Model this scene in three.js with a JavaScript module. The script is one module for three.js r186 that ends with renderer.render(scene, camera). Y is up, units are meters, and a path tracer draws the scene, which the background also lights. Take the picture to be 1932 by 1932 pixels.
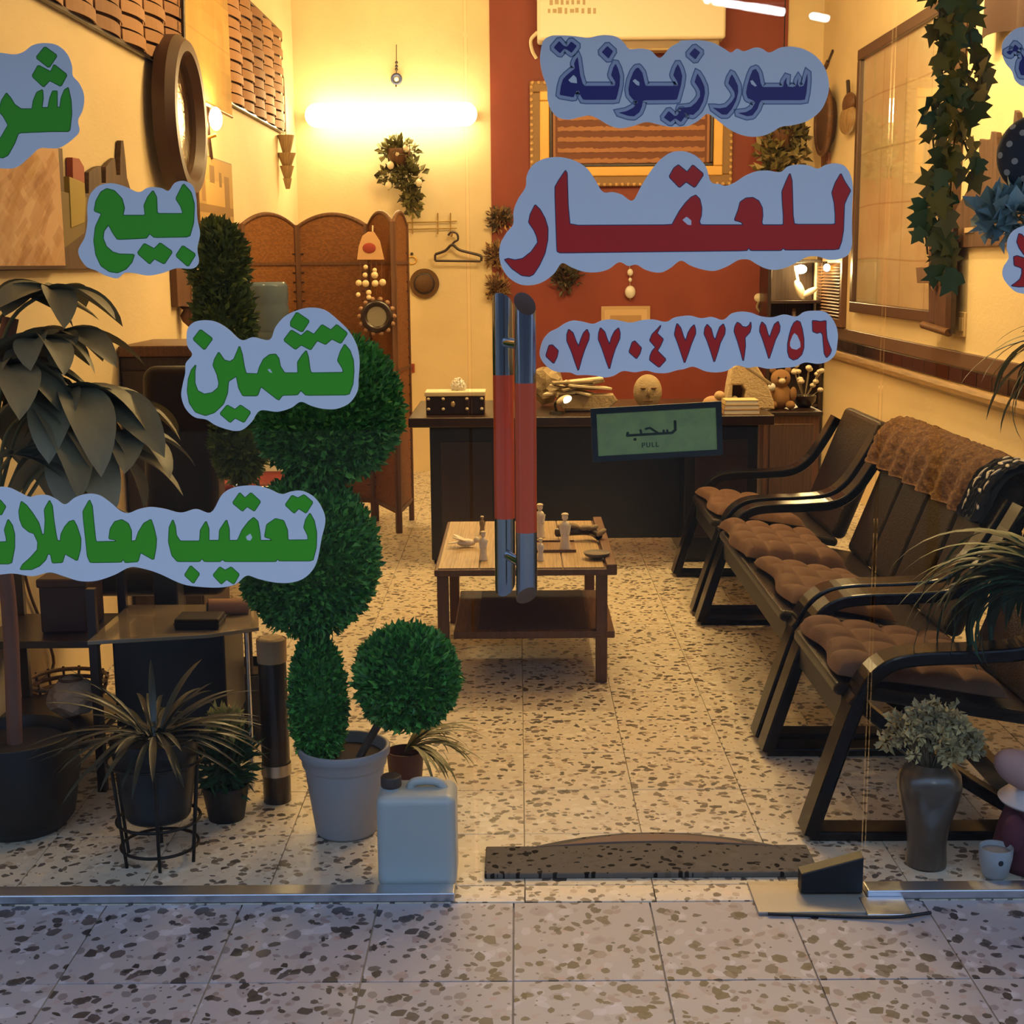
import * as THREE from 'three';
import { RoundedBoxGeometry } from 'three/addons/geometries/RoundedBoxGeometry.js';
import { mergeGeometries, toCreasedNormals } from 'three/addons/utils/BufferGeometryUtils.js';
import { RectAreaLightUniformsLib } from 'three/addons/lights/RectAreaLightUniformsLib.js';

// ---------------------------------------------------------------- camera, sky, exposure
const scene = new THREE.Scene();
const camera = new THREE.PerspectiveCamera(40.31, 1, 0.05, 200);
camera.position.set(0, 1.39, 2.915);
camera.rotation.set(THREE.MathUtils.degToRad(-10.1), 0.0057, -0.0085, 'YXZ');
camera.updateMatrixWorld(true);
scene.background = new THREE.Color().setRGB(0.70, 1.06, 1.74);      // even dusk sky
const renderer = new THREE.WebGLRenderer();
renderer.toneMapping = THREE.LinearToneMapping;
renderer.toneMappingExposure = 1.0;
renderer.shadowMap.enabled = true;
RectAreaLightUniformsLib.init();

// ---------------------------------------------------------------- helpers
const V = (x, y, z) => new THREE.Vector3(x, y, z);
const rng = (s) => () => { s |= 0; s = s + 0x6D2B79F5 | 0; let t = Math.imul(s ^ s >>> 15, 1 | s); t = t + Math.imul(t ^ t >>> 7, 61 | t) ^ t; return ((t ^ t >>> 14) >>> 0) / 4294967296; };
const R = rng(20240);
const TF = Math.tan(THREE.MathUtils.degToRad(40.31 / 2));
const sight = (px, py) => V((px - 966) / 966 * TF, -(py - 966) / 966 * TF, -1).applyQuaternion(camera.quaternion);
// survey of the photograph: where a sight line meets a plane of the place
const gz = (px, py, z) => { const d = sight(px, py), c = camera.position; return c.clone().addScaledVector(d, (z - c.z) / d.z); };
const gx = (px, py, x) => { const d = sight(px, py), c = camera.position; return c.clone().addScaledVector(d, (x - c.x) / d.x); };
const gy = (px, py, y) => { const d = sight(px, py), c = camera.position; return c.clone().addScaledVector(d, (y - c.y) / d.y); };

const taken = new Map();
function numbered(name) { const n = taken.get(name) || 0; taken.set(name, n + 1); return n ? name + '_' + String(n).padStart(3, '0') : name; }
const origin = new WeakMap();
function thing(name, label, category, base = [0, 0, 0], group) {
  const o = new THREE.Group(); o.name = numbered(name); o.position.set(...base); scene.add(o);
  origin.set(o, V(...base)); o.userData = { label, category }; if (group) o.userData.group = group;
  return o;
}
function struct(name, base = [0, 0, 0], label) { const o = new THREE.Group(); o.name = name; o.position.set(...base); scene.add(o); origin.set(o, V(...base)); o.userData = { kind: 'structure' }; if (label) o.userData.label = label; return o; }
// geometry is given in world metres; it is moved into its parent's axes
function part(name, geo, mat, parent, label) {
  const at = origin.get(parent) || V(0, 0, 0);
  const g = Array.isArray(geo) ? merge(geo) : geo;
  g.translate(-at.x, -at.y, -at.z);
  const m = new THREE.Mesh(g, mat); m.name = name; m.castShadow = m.receiveShadow = true; parent.add(m);
  origin.set(m, at); if (label) m.userData.label = label;
  return m;
}
function merge(list) {
  return mergeGeometries(list.map((g) => {
    const h = g.index ? g.toNonIndexed() : g;
    for (const k of Object.keys(h.attributes)) if (!['position', 'normal', 'uv'].includes(k)) h.deleteAttribute(k);
    if (!h.attributes.uv) h.setAttribute('uv', new THREE.BufferAttribute(new Float32Array(h.attributes.position.count * 2), 2));
    return h;
  }));
}
const box = (x0, x1, y0, y1, z0, z1, r = 0.004) => { const w = Math.abs(x1 - x0), h = Math.abs(y1 - y0), d = Math.abs(z1 - z0); const rr = Math.min(r, w / 2.1, h / 2.1, d / 2.1); return new RoundedBoxGeometry(w, h, d, 2, rr).translate((x0 + x1) / 2, (y0 + y1) / 2, (z0 + z1) / 2); };
const flat = (w, h, d, x, y, z) => new THREE.BoxGeometry(w, h, d).translate(x, y, z);
const cyl = (x, y, z, r0, r1, h, n = 28) => new THREE.CylinderGeometry(r1, r0, h, n).translate(x, y + h / 2, z);   // from y up
const ball = (x, y, z, rx, ry = rx, rz = rx, n = 24) => new THREE.SphereGeometry(1, n, Math.max(8, n * 0.7 | 0)).scale(rx, ry, rz).translate(x, y, z);
const lathe = (pts, x, y, z, n = 40) => new THREE.LatheGeometry(pts.map(([a, b]) => new THREE.Vector2(a, b)), n).translate(x, y, z);
const path = (pts, closed = false, t = 0.5) => new THREE.CatmullRomCurve3(pts.map((p) => p.isVector3 ? p : V(...p)), closed, 'catmullrom', t);
const tube = (pts, r, seg = 24, n = 8, closed = false) => new THREE.TubeGeometry(path(pts, closed), seg, r, n, closed);
const bar = (a, b, r, n = 10) => { const A = a.isVector3 ? a : V(...a), B = b.isVector3 ? b : V(...b); const d = B.clone().sub(A); const g = new THREE.CylinderGeometry(r, r, d.length(), n); g.applyQuaternion(new THREE.Quaternion().setFromUnitVectors(V(0, 1, 0), d.clone().normalize())); return g.translate((A.x + B.x) / 2, (A.y + B.y) / 2, (A.z + B.z) / 2); };
const shape2 = (pts) => new THREE.Shape(pts.map(([a, b]) => new THREE.Vector2(a, b)));
const extr = (s, depth, bevel = 0, seg = 12) => new THREE.ExtrudeGeometry(s, { depth, curveSegments: seg, bevelEnabled: bevel > 0, bevelThickness: bevel, bevelSize: bevel, bevelOffset: -bevel, bevelSegments: 2 });
// a profile drawn in (a, b) swept along a band: flat bent wood in the x-y plane, width along z
function band(pts, thick, z0, z1, seg = 60) {
  const c = path(pts.map(([a, b]) => [a, b, 0])), P = c.getSpacedPoints(seg), pos = [], out = [], inn = [];
  for (let i = 0; i <= seg; i++) { const t = c.getTangentAt(i / seg); const n = V(-t.y, t.x, 0).multiplyScalar(thick / 2); out.push([P[i].x + n.x, P[i].y + n.y]); inn.push([P[i].x - n.x, P[i].y - n.y]); }
  const s = shape2(out.concat(inn.reverse()));
  return extr(s, z1 - z0, 0.006).translate(0, 0, z0);
}

// ---------------------------------------------------------------- materials
const hex = (c) => new THREE.Color(c);
const lin = (r, g, b) => new THREE.Color().setRGB(r, g, b);
function noiseTex(size, seed, octaves, lo, hi, stretchX = 1, stretchY = 1) {   // tiling value noise, grey
  const r = rng(seed), d = new Uint8Array(size * size * 4), acc = new Float32Array(size * size); let tot = 0;
  for (const [cells, amp] of octaves) {
    const cx = Math.max(1, Math.round(cells / stretchX)), cy = Math.max(1, Math.round(cells / stretchY)), g = Float32Array.from({ length: cx * cy }, r); tot += amp;
    for (let y = 0; y < size; y++) for (let x = 0; x < size; x++) {
      const u = x / size * cx, v = y / size * cy, i = Math.floor(u), j = Math.floor(v); let a = u - i, b = v - j; a = a * a * (3 - 2 * a); b = b * b * (3 - 2 * b);
      const q = (p, s) => g[(p % cx) + (s % cy) * cx];
      acc[y * size + x] += amp * ((q(i, j) * (1 - a) + q(i + 1, j) * a) * (1 - b) + (q(i, j + 1) * (1 - a) + q(i + 1, j + 1) * a) * b);
    }
  }
  for (let i = 0; i < size * size; i++) { const v = 255 * (lo + (hi - lo) * acc[i] / tot); d[4 * i] = d[4 * i + 1] = d[4 * i + 2] = v; d[4 * i + 3] = 255; }
  const t = new THREE.DataTexture(d, size, size); t.magFilter = THREE.LinearFilter; t.wrapS = t.wrapT = THREE.RepeatWrapping; t.needsUpdate = true; return t;
}
const rep = (t, a, b = a, srgb = false) => { const c = t.clone(); c.repeat.set(a, b); c.wrapS = c.wrapT = THREE.RepeatWrapping; if (srgb) c.colorSpace = THREE.SRGBColorSpace; c.needsUpdate = true; return c; };
const N = { fine: noiseTex(256, 3, [[32, 1], [64, 1], [128, 1]], 0, 1), cloud: noiseTex(256, 5, [[4, 1], [9, .7], [21, .5], [64, .3]], 0.84, 1), grain: noiseTex(256, 9, [[60, 1], [120, .8], [24, .6]], 0.55, 1, 1, 14), leather: noiseTex(256, 11, [[40, 1], [80, 1]], 0, 1), weave: null };
const std = (color, rough = 0.6, metal = 0, extra = {}) => new THREE.MeshStandardMaterial({ color, roughness: rough, metalness: metal, ...extra });
const phys = (color, rough, extra = {}) => new THREE.MeshPhysicalMaterial({ color, roughness: rough, ...extra });
const plasterTex = rep(N.cloud, 1, 1, true);
const M = {
  wall: std(lin(.86, .69, .41), 0.75, 0, { map: plasterTex, bumpMap: rep(N.fine, 6), bumpScale: 0.0008 }),
  red: std(lin(.25, .040, .018), 0.6, 0, { map: plasterTex }),
  ceil: std(lin(.80, .74, .62), 0.9),
  dark: std(lin(.010, .006, .005), 0.35, 0, { map: rep(N.grain, 2, 2, true) }),
  darkWood: phys(lin(.034, .013, .007), 0.35, { map: rep(N.grain, 2, 2, true), clearcoat: .3, clearcoatRoughness: .25 }),
  brownWood: std(lin(.20, .085, .032), 0.5, 0, { map: rep(N.grain, 2, 2, true) }),
  tanWood: std(lin(.54, .34, .15), 0.45, 0, { map: rep(N.grain, 2, 2, true) }),
  blackGloss: phys(lin(.006, .0045, .004), 0.2, { specularIntensity: .4 }),
  leather: phys(lin(.016, .009, .006), 0.34, { bumpMap: rep(N.leather, 3), bumpScale: 0.0012, specularIntensity: .4 }),
  black: std(lin(.005, .005, .006), 0.5),
  iron: std(lin(.02, .015, .012), 0.45, 0.6),
  chrome: std(lin(.72, .73, .76), 0.12, 1),
  alu: std(lin(.62, .64, .68), 0.35, 1),
  white: std(lin(.78, .77, .74), 0.4),
  cream: std(lin(.70, .60, .42), 0.6),
  stone: std(lin(.52, .40, .24), 0.8, 0, { map: rep(N.cloud, 2, 2, true), bumpMap: rep(N.fine, 2), bumpScale: 0.003 }),
  gold: std(lin(.72, .43, .10), 0.35, 0.6),
  glass: phys(lin(.97, .985, .98), 0, { transmission: 1, thickness: 0, ior: 1.2 }),
  handle: std(lin(.30, .31, .35), 0.16, 1),
};
const white = lin(1, 1, 1);
function canvas(w, h, draw) { const c = document.createElement('canvas'); c.width = w; c.height = h; draw(c.getContext('2d'), w, h); const t = new THREE.CanvasTexture(c); t.colorSpace = THREE.SRGBColorSpace; t.wrapS = t.wrapT = THREE.RepeatWrapping; t.anisotropy = 8; return t; }
function terrazzo(base, chips, seed, dens = 1) {
  return canvas(2048, 2048, (g, w, h) => {
    const r = rng(seed); g.fillStyle = base; g.fillRect(0, 0, w, h);
    const blot = (n, s0, s1, cols, alpha) => { for (let i = 0; i < n; i++) {
      const x = r() * w, y = r() * h, s = s0 + (s1 - s0) * r() * r(), a = r() * 7, e = 0.45 + 0.5 * r(), k = 6 + (r() * 3 | 0), rad = Array.from({ length: k }, () => 0.65 + 0.5 * r());
      g.fillStyle = cols[r() * cols.length | 0]; g.globalAlpha = alpha * (0.75 + 0.25 * r());
      for (const ox of [-w, 0, w]) for (const oy of [-h, 0, h]) { if (x + ox < -s * 2 || x + ox > w + s * 2 || y + oy < -s * 2 || y + oy > h + s * 2) continue;
        g.beginPath(); for (let j = 0; j < k; j++) { const t = j / k * 6.283, X = Math.cos(t) * s * rad[j], Y = Math.sin(t) * s * e * rad[j]; g.lineTo(x + ox + X * Math.cos(a) - Y * Math.sin(a), y + oy + X * Math.sin(a) + Y * Math.cos(a)); } g.closePath(); g.fill(); }
    } };
    blot(1300 * dens, 16, 46, chips.pale, 0.6); blot(1100 * dens, 10, 32, chips.mid, 0.75); blot(1500 * dens, 13, 31, chips.dark, 0.92); blot(900 * dens, 4, 11, chips.dark, 0.8); g.globalAlpha = 1;
  });
}
const TZ = terrazzo('#cfc3ae', { pale: ['#ddd4c4', '#c9b79c', '#d8c9b0', '#e4dccd', '#c4b4a2'], mid: ['#b39d82', '#a8937c', '#bba894', '#d9c4a8'], dark: ['#564a40', '#4a413b', '#625447', '#6e6053', '#3f3833'] }, 77);
const TZG = terrazzo('#97918a', { pale: ['#a39d94', '#8b857d', '#9d978d'], mid: ['#7d776f', '#8a847a'], dark: ['#1a1716', '#242020'] }, 78, .55);
const TZO = terrazzo('#c4b8ac', { pale: ['#e4dad0', '#b9a493', '#d2c1b3', '#eae2da', '#a8968c'], mid: ['#94806f', '#a88c80', '#877870', '#c9a996'], dark: ['#3a3431', '#2f2a29', '#463c37', '#544944'] }, 79, .85);
M.tile = std(white, 0.38, 0, { map: TZ });
M.tileOut = std(lin(.64, .65, .74), 0.45, 0, { map: TZO });
M.slabGrey = phys(lin(.40, .38, .36), 0.9, { map: TZG, specularIntensity: .15 });
M.tableTop = std(lin(.66, .45, .23), 0.45, 0, { map: rep(N.grain, 2, 2, true) });
M.grout = std(lin(.40, .33, .24), 0.9);

// ---------------------------------------------------------------- the room
const XL = -1.45, XR = 1.985, ZB = -6.5, CH = 3.3;
{
  const f = struct('floor', [0, -0.03, 0]);
  part('screed', flat(XR - XL + .4, 0.03, 6.7, (XL + XR) / 2, -0.0187, -3.3), M.grout, f);
  const S = 0.29, x0 = 0.005 - 5 * S - S, variants = [];
  for (let v = 0; v < 12; v++) { const g = new RoundedBoxGeometry(S - .0022, 0.012, S - .0022, 1, 0.0008); const u = g.attributes.uv, p = g.attributes.position, ou = R(), ov = R(), q = (R() * 4 | 0) * Math.PI / 2; for (let i = 0; i < p.count; i++) { const a = p.getX(i), b = p.getZ(i); u.setXY(i, ou + (a * Math.cos(q) - b * Math.sin(q)) / 1.23, ov + (a * Math.sin(q) + b * Math.cos(q)) / 1.23); } variants.push(g); }
  for (let i = 0; i < 13; i++) for (let j = 0; j < 23; j++) {
    const x = x0 + (i + .5) * S, z = -0.055 - (j + .5) * S + S * .0;
    if (x < XL - S * .5 || x > XR + S * .5) continue;
    const m = new THREE.Mesh(variants[R() * 12 | 0], M.tile); m.name = 'tile'; m.position.set(x, 0.03 - .006 + (R() - .5) * .0006, z); m.receiveShadow = true; f.add(m);
  }
  const cut = new RoundedBoxGeometry(S - .0022, 0.012, .081, 1, .0008); { const u = cut.attributes.uv, p = cut.attributes.position; for (let i = 0; i < p.count; i++) u.setXY(i, p.getX(i) / 1.23 + .31, p.getZ(i) / 1.23 + .7); }
  for (let i = 0; i < 13; i++) { const x = x0 + (i + .5) * S; const m = new THREE.Mesh(cut, M.tile); m.name = 'tile'; m.position.set(x, .024, -.0125); if (i % 2) m.rotation.y = Math.PI; m.receiveShadow = true; f.add(m); }
  const o = struct('pavement', [0, -0.03, 0], 'speckled terrazzo pavement in front of the shop');
  part('screed', flat(60, 0.03, 9, 0, -0.0187, 4.46), M.grout, o);
  const T = 0.3, vs = [];
  for (let v = 0; v < 8; v++) { const g = new RoundedBoxGeometry(T - .003, 0.012, T - .003, 1, 0.001); const u = g.attributes.uv, p = g.attributes.position, ou = R(), ov = R(), q = (R() * 4 | 0) * Math.PI / 2; for (let i = 0; i < p.count; i++) { const a = p.getX(i), b = p.getZ(i); u.setXY(i, ou + (a * Math.cos(q) - b * Math.sin(q)) / 1.45, ov + (a * Math.sin(q) + b * Math.cos(q)) / 1.45); } vs.push(g); }
  for (let i = -10; i < 10; i++) for (let j = -2; j < 9; j++) { const z = 0.375 + (j + .5) * T; if (z < .1) continue; const m = new THREE.Mesh(vs[R() * 8 | 0], M.tileOut); const first = j === -1; m.name = 'tile'; m.position.set(-0.02 + (i + .5) * T, 0.03 - .006 + (R() - .5) * .0008, first ? z - .0215 : z); if (first) m.scale.z = 1.144; m.receiveShadow = true; o.add(m); }
}
const wallGeo = (x0, x1, y0, y1, z0, z1) => { const g = flat(x1 - x0, y1 - y0, z1 - z0, (x0 + x1) / 2, (y0 + y1) / 2, (z0 + z1) / 2); return g; };
part('plaster', wallGeo(XL - .2, XL, 0, CH, ZB, .02), M.wall, struct('wall_left'));
part('plaster', wallGeo(XR, XR + .2, 0, CH, ZB, .02), M.wall, struct('wall_right'));
part('plaster', wallGeo(XL - .2, XR + .2, 0, CH, ZB - .2, ZB), M.wall, struct('wall_back'));
part('slab', wallGeo(XL - .2, XR + .2, CH, CH + .2, ZB - .2, .22), M.ceil, struct('ceiling'));
{ // shopfront outside the glass: header and side piers, above and beside the frame
  const f = struct('wall_front');
  part('header', wallGeo(-4, 4.4, 2.45, 4.6, -.08, .16), std(lin(.35, .30, .26), .8), f);
  part('canopy', wallGeo(-4, 4.4, 2.62, 2.74, .16, 1.55), std(lin(.30, .27, .25), .8), f);
  part('pier', wallGeo(-4, XL - .02, 0, 2.45, -.08, .16), std(lin(.35, .30, .26), .8), f);
  part('pier', wallGeo(XR + .02, 4.4, 0, 2.45, -.08, .16), std(lin(.35, .30, .26), .8), f);
}
{ // red accent panel on the back wall
  const a = gz(923, 0, ZB + .01).x, b = gz(1487, 60, ZB + .01).x;
  part('panel', wallGeo(a, b, 0, CH, ZB, ZB + .012), M.red, struct('trim_3', [0, 0, 0], 'dark red painted part of the back wall'));
}
{ // moulding and dark tile band on the right wall
  const t = struct('trim_4', [0, 0, 0], 'rounded tan chair rail along the right wall');
  part('moulding', extr(shape2([[0, .775], [-.03, .785], [-.042, .80], [-.042, .82], [-.03, .84], [0, .845]]), 6.4, 0).translate(XR, 0, -6.45), M.tanWood, t);
  const u = struct('trim_5', [0, 0, 0], 'band of dark tiles under a brown cap along the right wall');
  part('backing', wallGeo(XR - .008, XR, .845, .985, -6.45, -.05), M.grout, u);
  part('cap', box(XR - .016, XR, .915, .985, -6.45, -.05, .006), std(lin(.14, .085, .06), .35), u);
  const g = new RoundedBoxGeometry(.012, .064, .19, 1, .002), ms = [phys(lin(.02, .013, .012), .12), phys(lin(.035, .022, .02), .15), phys(lin(.028, .014, .010), .1)];
  for (let i = 0; i < 32; i++) { const m = new THREE.Mesh(g, ms[R() * 3 | 0]); m.name = 'tile'; m.position.set(XR - .011, .880, -6.35 + i * .197); m.castShadow = m.receiveShadow = true; u.add(m); }
}
// glass: two fixed panes and the door between them
const JL = gz(895, 1300, 0).x, JR = gz(1640, 1300, 0).x;
{
  part('pane', flat(JL - .004 - XL, 2.44, .01, (JL - .004 + XL) / 2, 1.23, 0), M.glass, struct('window_1', [0, 0, 0], 'fixed glass pane left of the door'));
  part('pane', flat(XR - JR - .004, 2.44, .01, (XR + JR + .004) / 2, 1.23, 0), M.glass, struct('window_2', [0, 0, 0], 'fixed glass pane right of the door'));
  const s1 = struct('trim_1', [0, 0, 0], 'aluminium channel under the left glass pane'), s2 = struct('trim_2', [0, 0, 0], 'aluminium channel under the right glass pane');
  const sl = gz(858, 1690, .03).x;
  part('channel', box(XL, sl, 0, .022, -.02, .03, .004), M.alu, s1);
  part('channel', box(JR + .006, XR, 0, .022, -.02, .03, .004), M.alu, s2);
}
// ---------------------------------------------------------------- lamps
const WARM = lin(1, .665, .27);
function lampMat(color, k) { return new THREE.MeshStandardMaterial({ color: 0x000000, emissive: color, emissiveIntensity: k, roughness: .5 }); }
{ // batten lamp on the back wall
  const a = gz(585, 222, ZB + .09), b = gz(893, 214, ZB + .09), y = (a.y + b.y) / 2;
  const t = thing('tube_lamp', 'long glowing tube lamp mounted on the yellow back wall', 'lamp', [(a.x + b.x) / 2, y, ZB]);
  part('batten', box(a.x - .02, b.x + .02, y - .03, y + .03, ZB, ZB + .05), M.white, t);
  const g = new THREE.CapsuleGeometry(.075, b.x - a.x - .10, 8, 20).rotateZ(Math.PI / 2).translate((a.x + b.x) / 2, y, ZB + .132);
  part('tube', g, lampMat(lin(1, .77, .40), 20), t, 'glowing white tube');
  for (const x of [a.x - .005, b.x + .005]) part('holder', box(x - .012, x + .012, y - .04, y + .04, ZB + .04, ZB + .13), M.white, t);
  const l = new THREE.RectAreaLight(WARM, 70, b.x - a.x, .06); l.position.set((a.x + b.x) / 2, y, ZB + .215); l.lookAt((a.x + b.x) / 2, y - .4, ZB + 2); scene.add(l);
}
{ // ceiling batten in the middle of the room, above the frame
  const x = .3, z = -3.5, t = thing('ceiling_lamp', 'tube lamp on the ceiling above the desk', 'lamp', [x, CH, z]);
  part('batten', box(x - .62, x + .62, CH - .06, CH, z - .04, z + .04), M.white, t);
  part('tube', new THREE.CapsuleGeometry(.018, 1.16, 4, 12).rotateZ(Math.PI / 2).translate(x, CH - .085, z), lampMat(lin(1, .80, .46), 20), t);
  for (const dx of [-.45, -.15, .15, .45]) { const l = new THREE.PointLight(WARM, 2.9); l.position.set(x + dx, CH - .135, z); l.shadow.radius = 2.5; l.castShadow = true; scene.add(l); }
}
{ // tube lamp hung from the ceiling above the sofa, over the frame
  const x = 1.35, y = 3.02, z = -2.7, t = thing('hanging_tube_lamp', 'tube lamp hung from the ceiling above the sofa', 'lamp', [x, y, z]);
  for (const dz of [-.4, .4]) part('rod', bar([x, y + .03, z + dz], [x, CH, z + dz], .006, 6), M.iron, t);
  part('batten', box(x - .03, x + .03, y - .02, y + .03, z - .6, z + .6), M.white, t);
  part('tube', new THREE.CapsuleGeometry(.018, 1.1, 4, 12).rotateX(Math.PI / 2).translate(x, y - .045, z), lampMat(lin(1, .80, .46), 20), t);
  for (const dz of [-.45, -.15, .15, .45]) { const l = new THREE.PointLight(WARM, 2.1); l.position.set(x - .01, y - .10, z + dz); l.shadow.radius = 2.5; l.castShadow = true; scene.add(l); }
}
{ // tube lamp on a post at the kerb, outside the frame: the streak mirrored in the glass
  const x = .97, y = 2.42, z = 3.3, t = thing('street_tube_lamp', 'tube lamp on a post at the kerb, mirrored as a white streak', 'lamp', [x + .9, 0, z]);
  part('post', bar([x + .9, 0, z], [x + .9, y + .1, z], .03, 12), M.iron, t); part('arm', bar([x + .9, y + .06, z], [x - .15, y + .06, z + .0], .016, 8), M.iron, t);
  part('tube', new THREE.CapsuleGeometry(.018, .32, 4, 12).rotateZ(Math.PI / 2 - .17).translate(x, y + .04, z), lampMat(lin(.9, .95, 1), 90), t); part('tube', new THREE.CapsuleGeometry(.015, .06, 4, 12).rotateZ(Math.PI / 2 - .2).translate(x + .32, y - .01, z), lampMat(lin(.9, .95, 1), 90), t);
}
{ // opposite side of the street, seen only as a dim reflection
  const f = struct('building_opposite', [0, 0, 14], 'shaded building across the street');
  part('facade', wallGeo(-40, 40, -.2, 7, 14, 14.4), std(lin(.14, .13, .13), .9), f);
  part('street', wallGeo(-40, 40, -.16, -.1, 8.9, 14), std(lin(.06, .06, .065), .9), f);
}

// ---------------------------------------------------------------- vinyl lettering on the glass
const frame = (x0, y0, s) => (pts) => pts.map(([x, y]) => [x0 + x / s, y0 + y / s]);
const FA = frame(1010, 55, 6.44), FB = frame(1280, 75, 6.44), FC = frame(930, 280, 5.52), FD = frame(1270, 280, 5.52), FE = frame(1010, 580, 6.662), FF = frame(1290, 580, 6.44), FG = frame(330, 570, 5.367), FH = frame(0, 240, 6.44), F4 = frame(0, 0, 4), FI = frame(0, 900, 6.0375), FJ = frame(0, 960, 4), FK = frame(420, 860, 4), FR = frame(1700, 0, 8.328), FS = frame(1700, 420, 8.328), F1 = (p) => p;
const ZG = 0.0055;
const onGlass = (pts) => pts.map(([x, y]) => { const p = gz(x, y, ZG); return new THREE.Vector2(p.x, p.y); });
function round(pts) { const c = new THREE.CatmullRomCurve3(pts.map((p) => V(p.x, p.y, 0)), true, 'centripetal'); return c.getPoints(pts.length * 5).slice(0, -1).map((p) => new THREE.Vector2(p.x, p.y)); }
function soft(pts) { // rounds every corner a little
  const out = []; for (let i = 0; i < pts.length; i++) { const a = pts[(i + pts.length - 1) % pts.length], b = pts[i], c = pts[(i + 1) % pts.length]; for (const [q, k] of [[a, .22], [a, .08], [c, .08], [c, .22]]) out.push(b.clone().lerp(q, k)); } return out;
}
function ring(pts, d0, d1) { // a line that runs along an outline, between two distances from it
  if (THREE.ShapeUtils.area(pts) < 0) pts = pts.slice().reverse();
  const n = pts.length, pos = [], idx = [];
  for (let i = 0; i < n; i++) { const a = pts[(i + n - 1) % n], b = pts[i], c = pts[(i + 1) % n]; const e = b.clone().sub(a).normalize(), f = c.clone().sub(b).normalize(); let m = new THREE.Vector2(e.y + f.y, -(e.x + f.x)); if (m.length() < .3) m = new THREE.Vector2(e.y, -e.x); m.normalize(); const k = 1 / Math.max(.6, m.x * e.y - m.y * e.x); for (const d of [d0, d1]) pos.push(b.x + m.x * d * k, b.y + m.y * d * k, 0); }
  for (let i = 0; i < n; i++) { const p = 2 * i, q = 2 * ((i + 1) % n); idx.push(p, p + 1, q + 1, p, q + 1, q); }
  const g = new THREE.BufferGeometry(); g.setAttribute('position', new THREE.Float32BufferAttribute(pos, 3)); g.setIndex(idx); g.computeVertexNormals(); return g;
}
const VN = { back: std(lin(.80, .83, .88), .42), green: std(lin(.06, .42, .012), .4), greenEdge: std(lin(.025, .18, .03), .4), red: std(lin(.62, .016, .010), .4), edge: std(lin(.035, .045, .12), .4), navy: std(lin(.012, .010, .17), .4), line: std(lin(.14, .20, .36), .45), inner: std(lin(.42, .47, .62), .45) };
function sticker(label, backing, letters, mat, edge, word) {
  const B = round(onGlass(backing)), c = B.reduce((a, p) => a.add(p), new THREE.Vector2()).multiplyScalar(1 / B.length);
  const t = thing('vinyl_sticker', label, 'sticker', [c.x, c.y, ZG], 'lettering on the glass front');
  part('backing', extr(new THREE.Shape(B), .0006).translate(0, 0, ZG), VN.back, t, 'white cloud-shaped backing');
  for (const [name, pts, hole] of letters) {
    const P = soft(onGlass(pts)), s = new THREE.Shape(P); if (hole) s.holes.push(new THREE.Path(soft(onGlass(hole))));
    const m = part(name, extr(s, .0006).translate(0, 0, ZG + .0007), mat, t);
    if (edge === 'double') { part('outline', ring(P, .0062, .0085).translate(0, 0, ZG + .0009), VN.line, m); part('outline', ring(P, .0, .0062).translate(0, 0, ZG + .0008), VN.inner, m); }
    else part('outline', ring(P, -.0004, .0018).translate(0, 0, ZG + .0009), edge, m);
  }
  return t;
}
const sh = (pts, dx, dy) => pts.map(([x, y]) => [x + dx, y + dy]);
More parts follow.
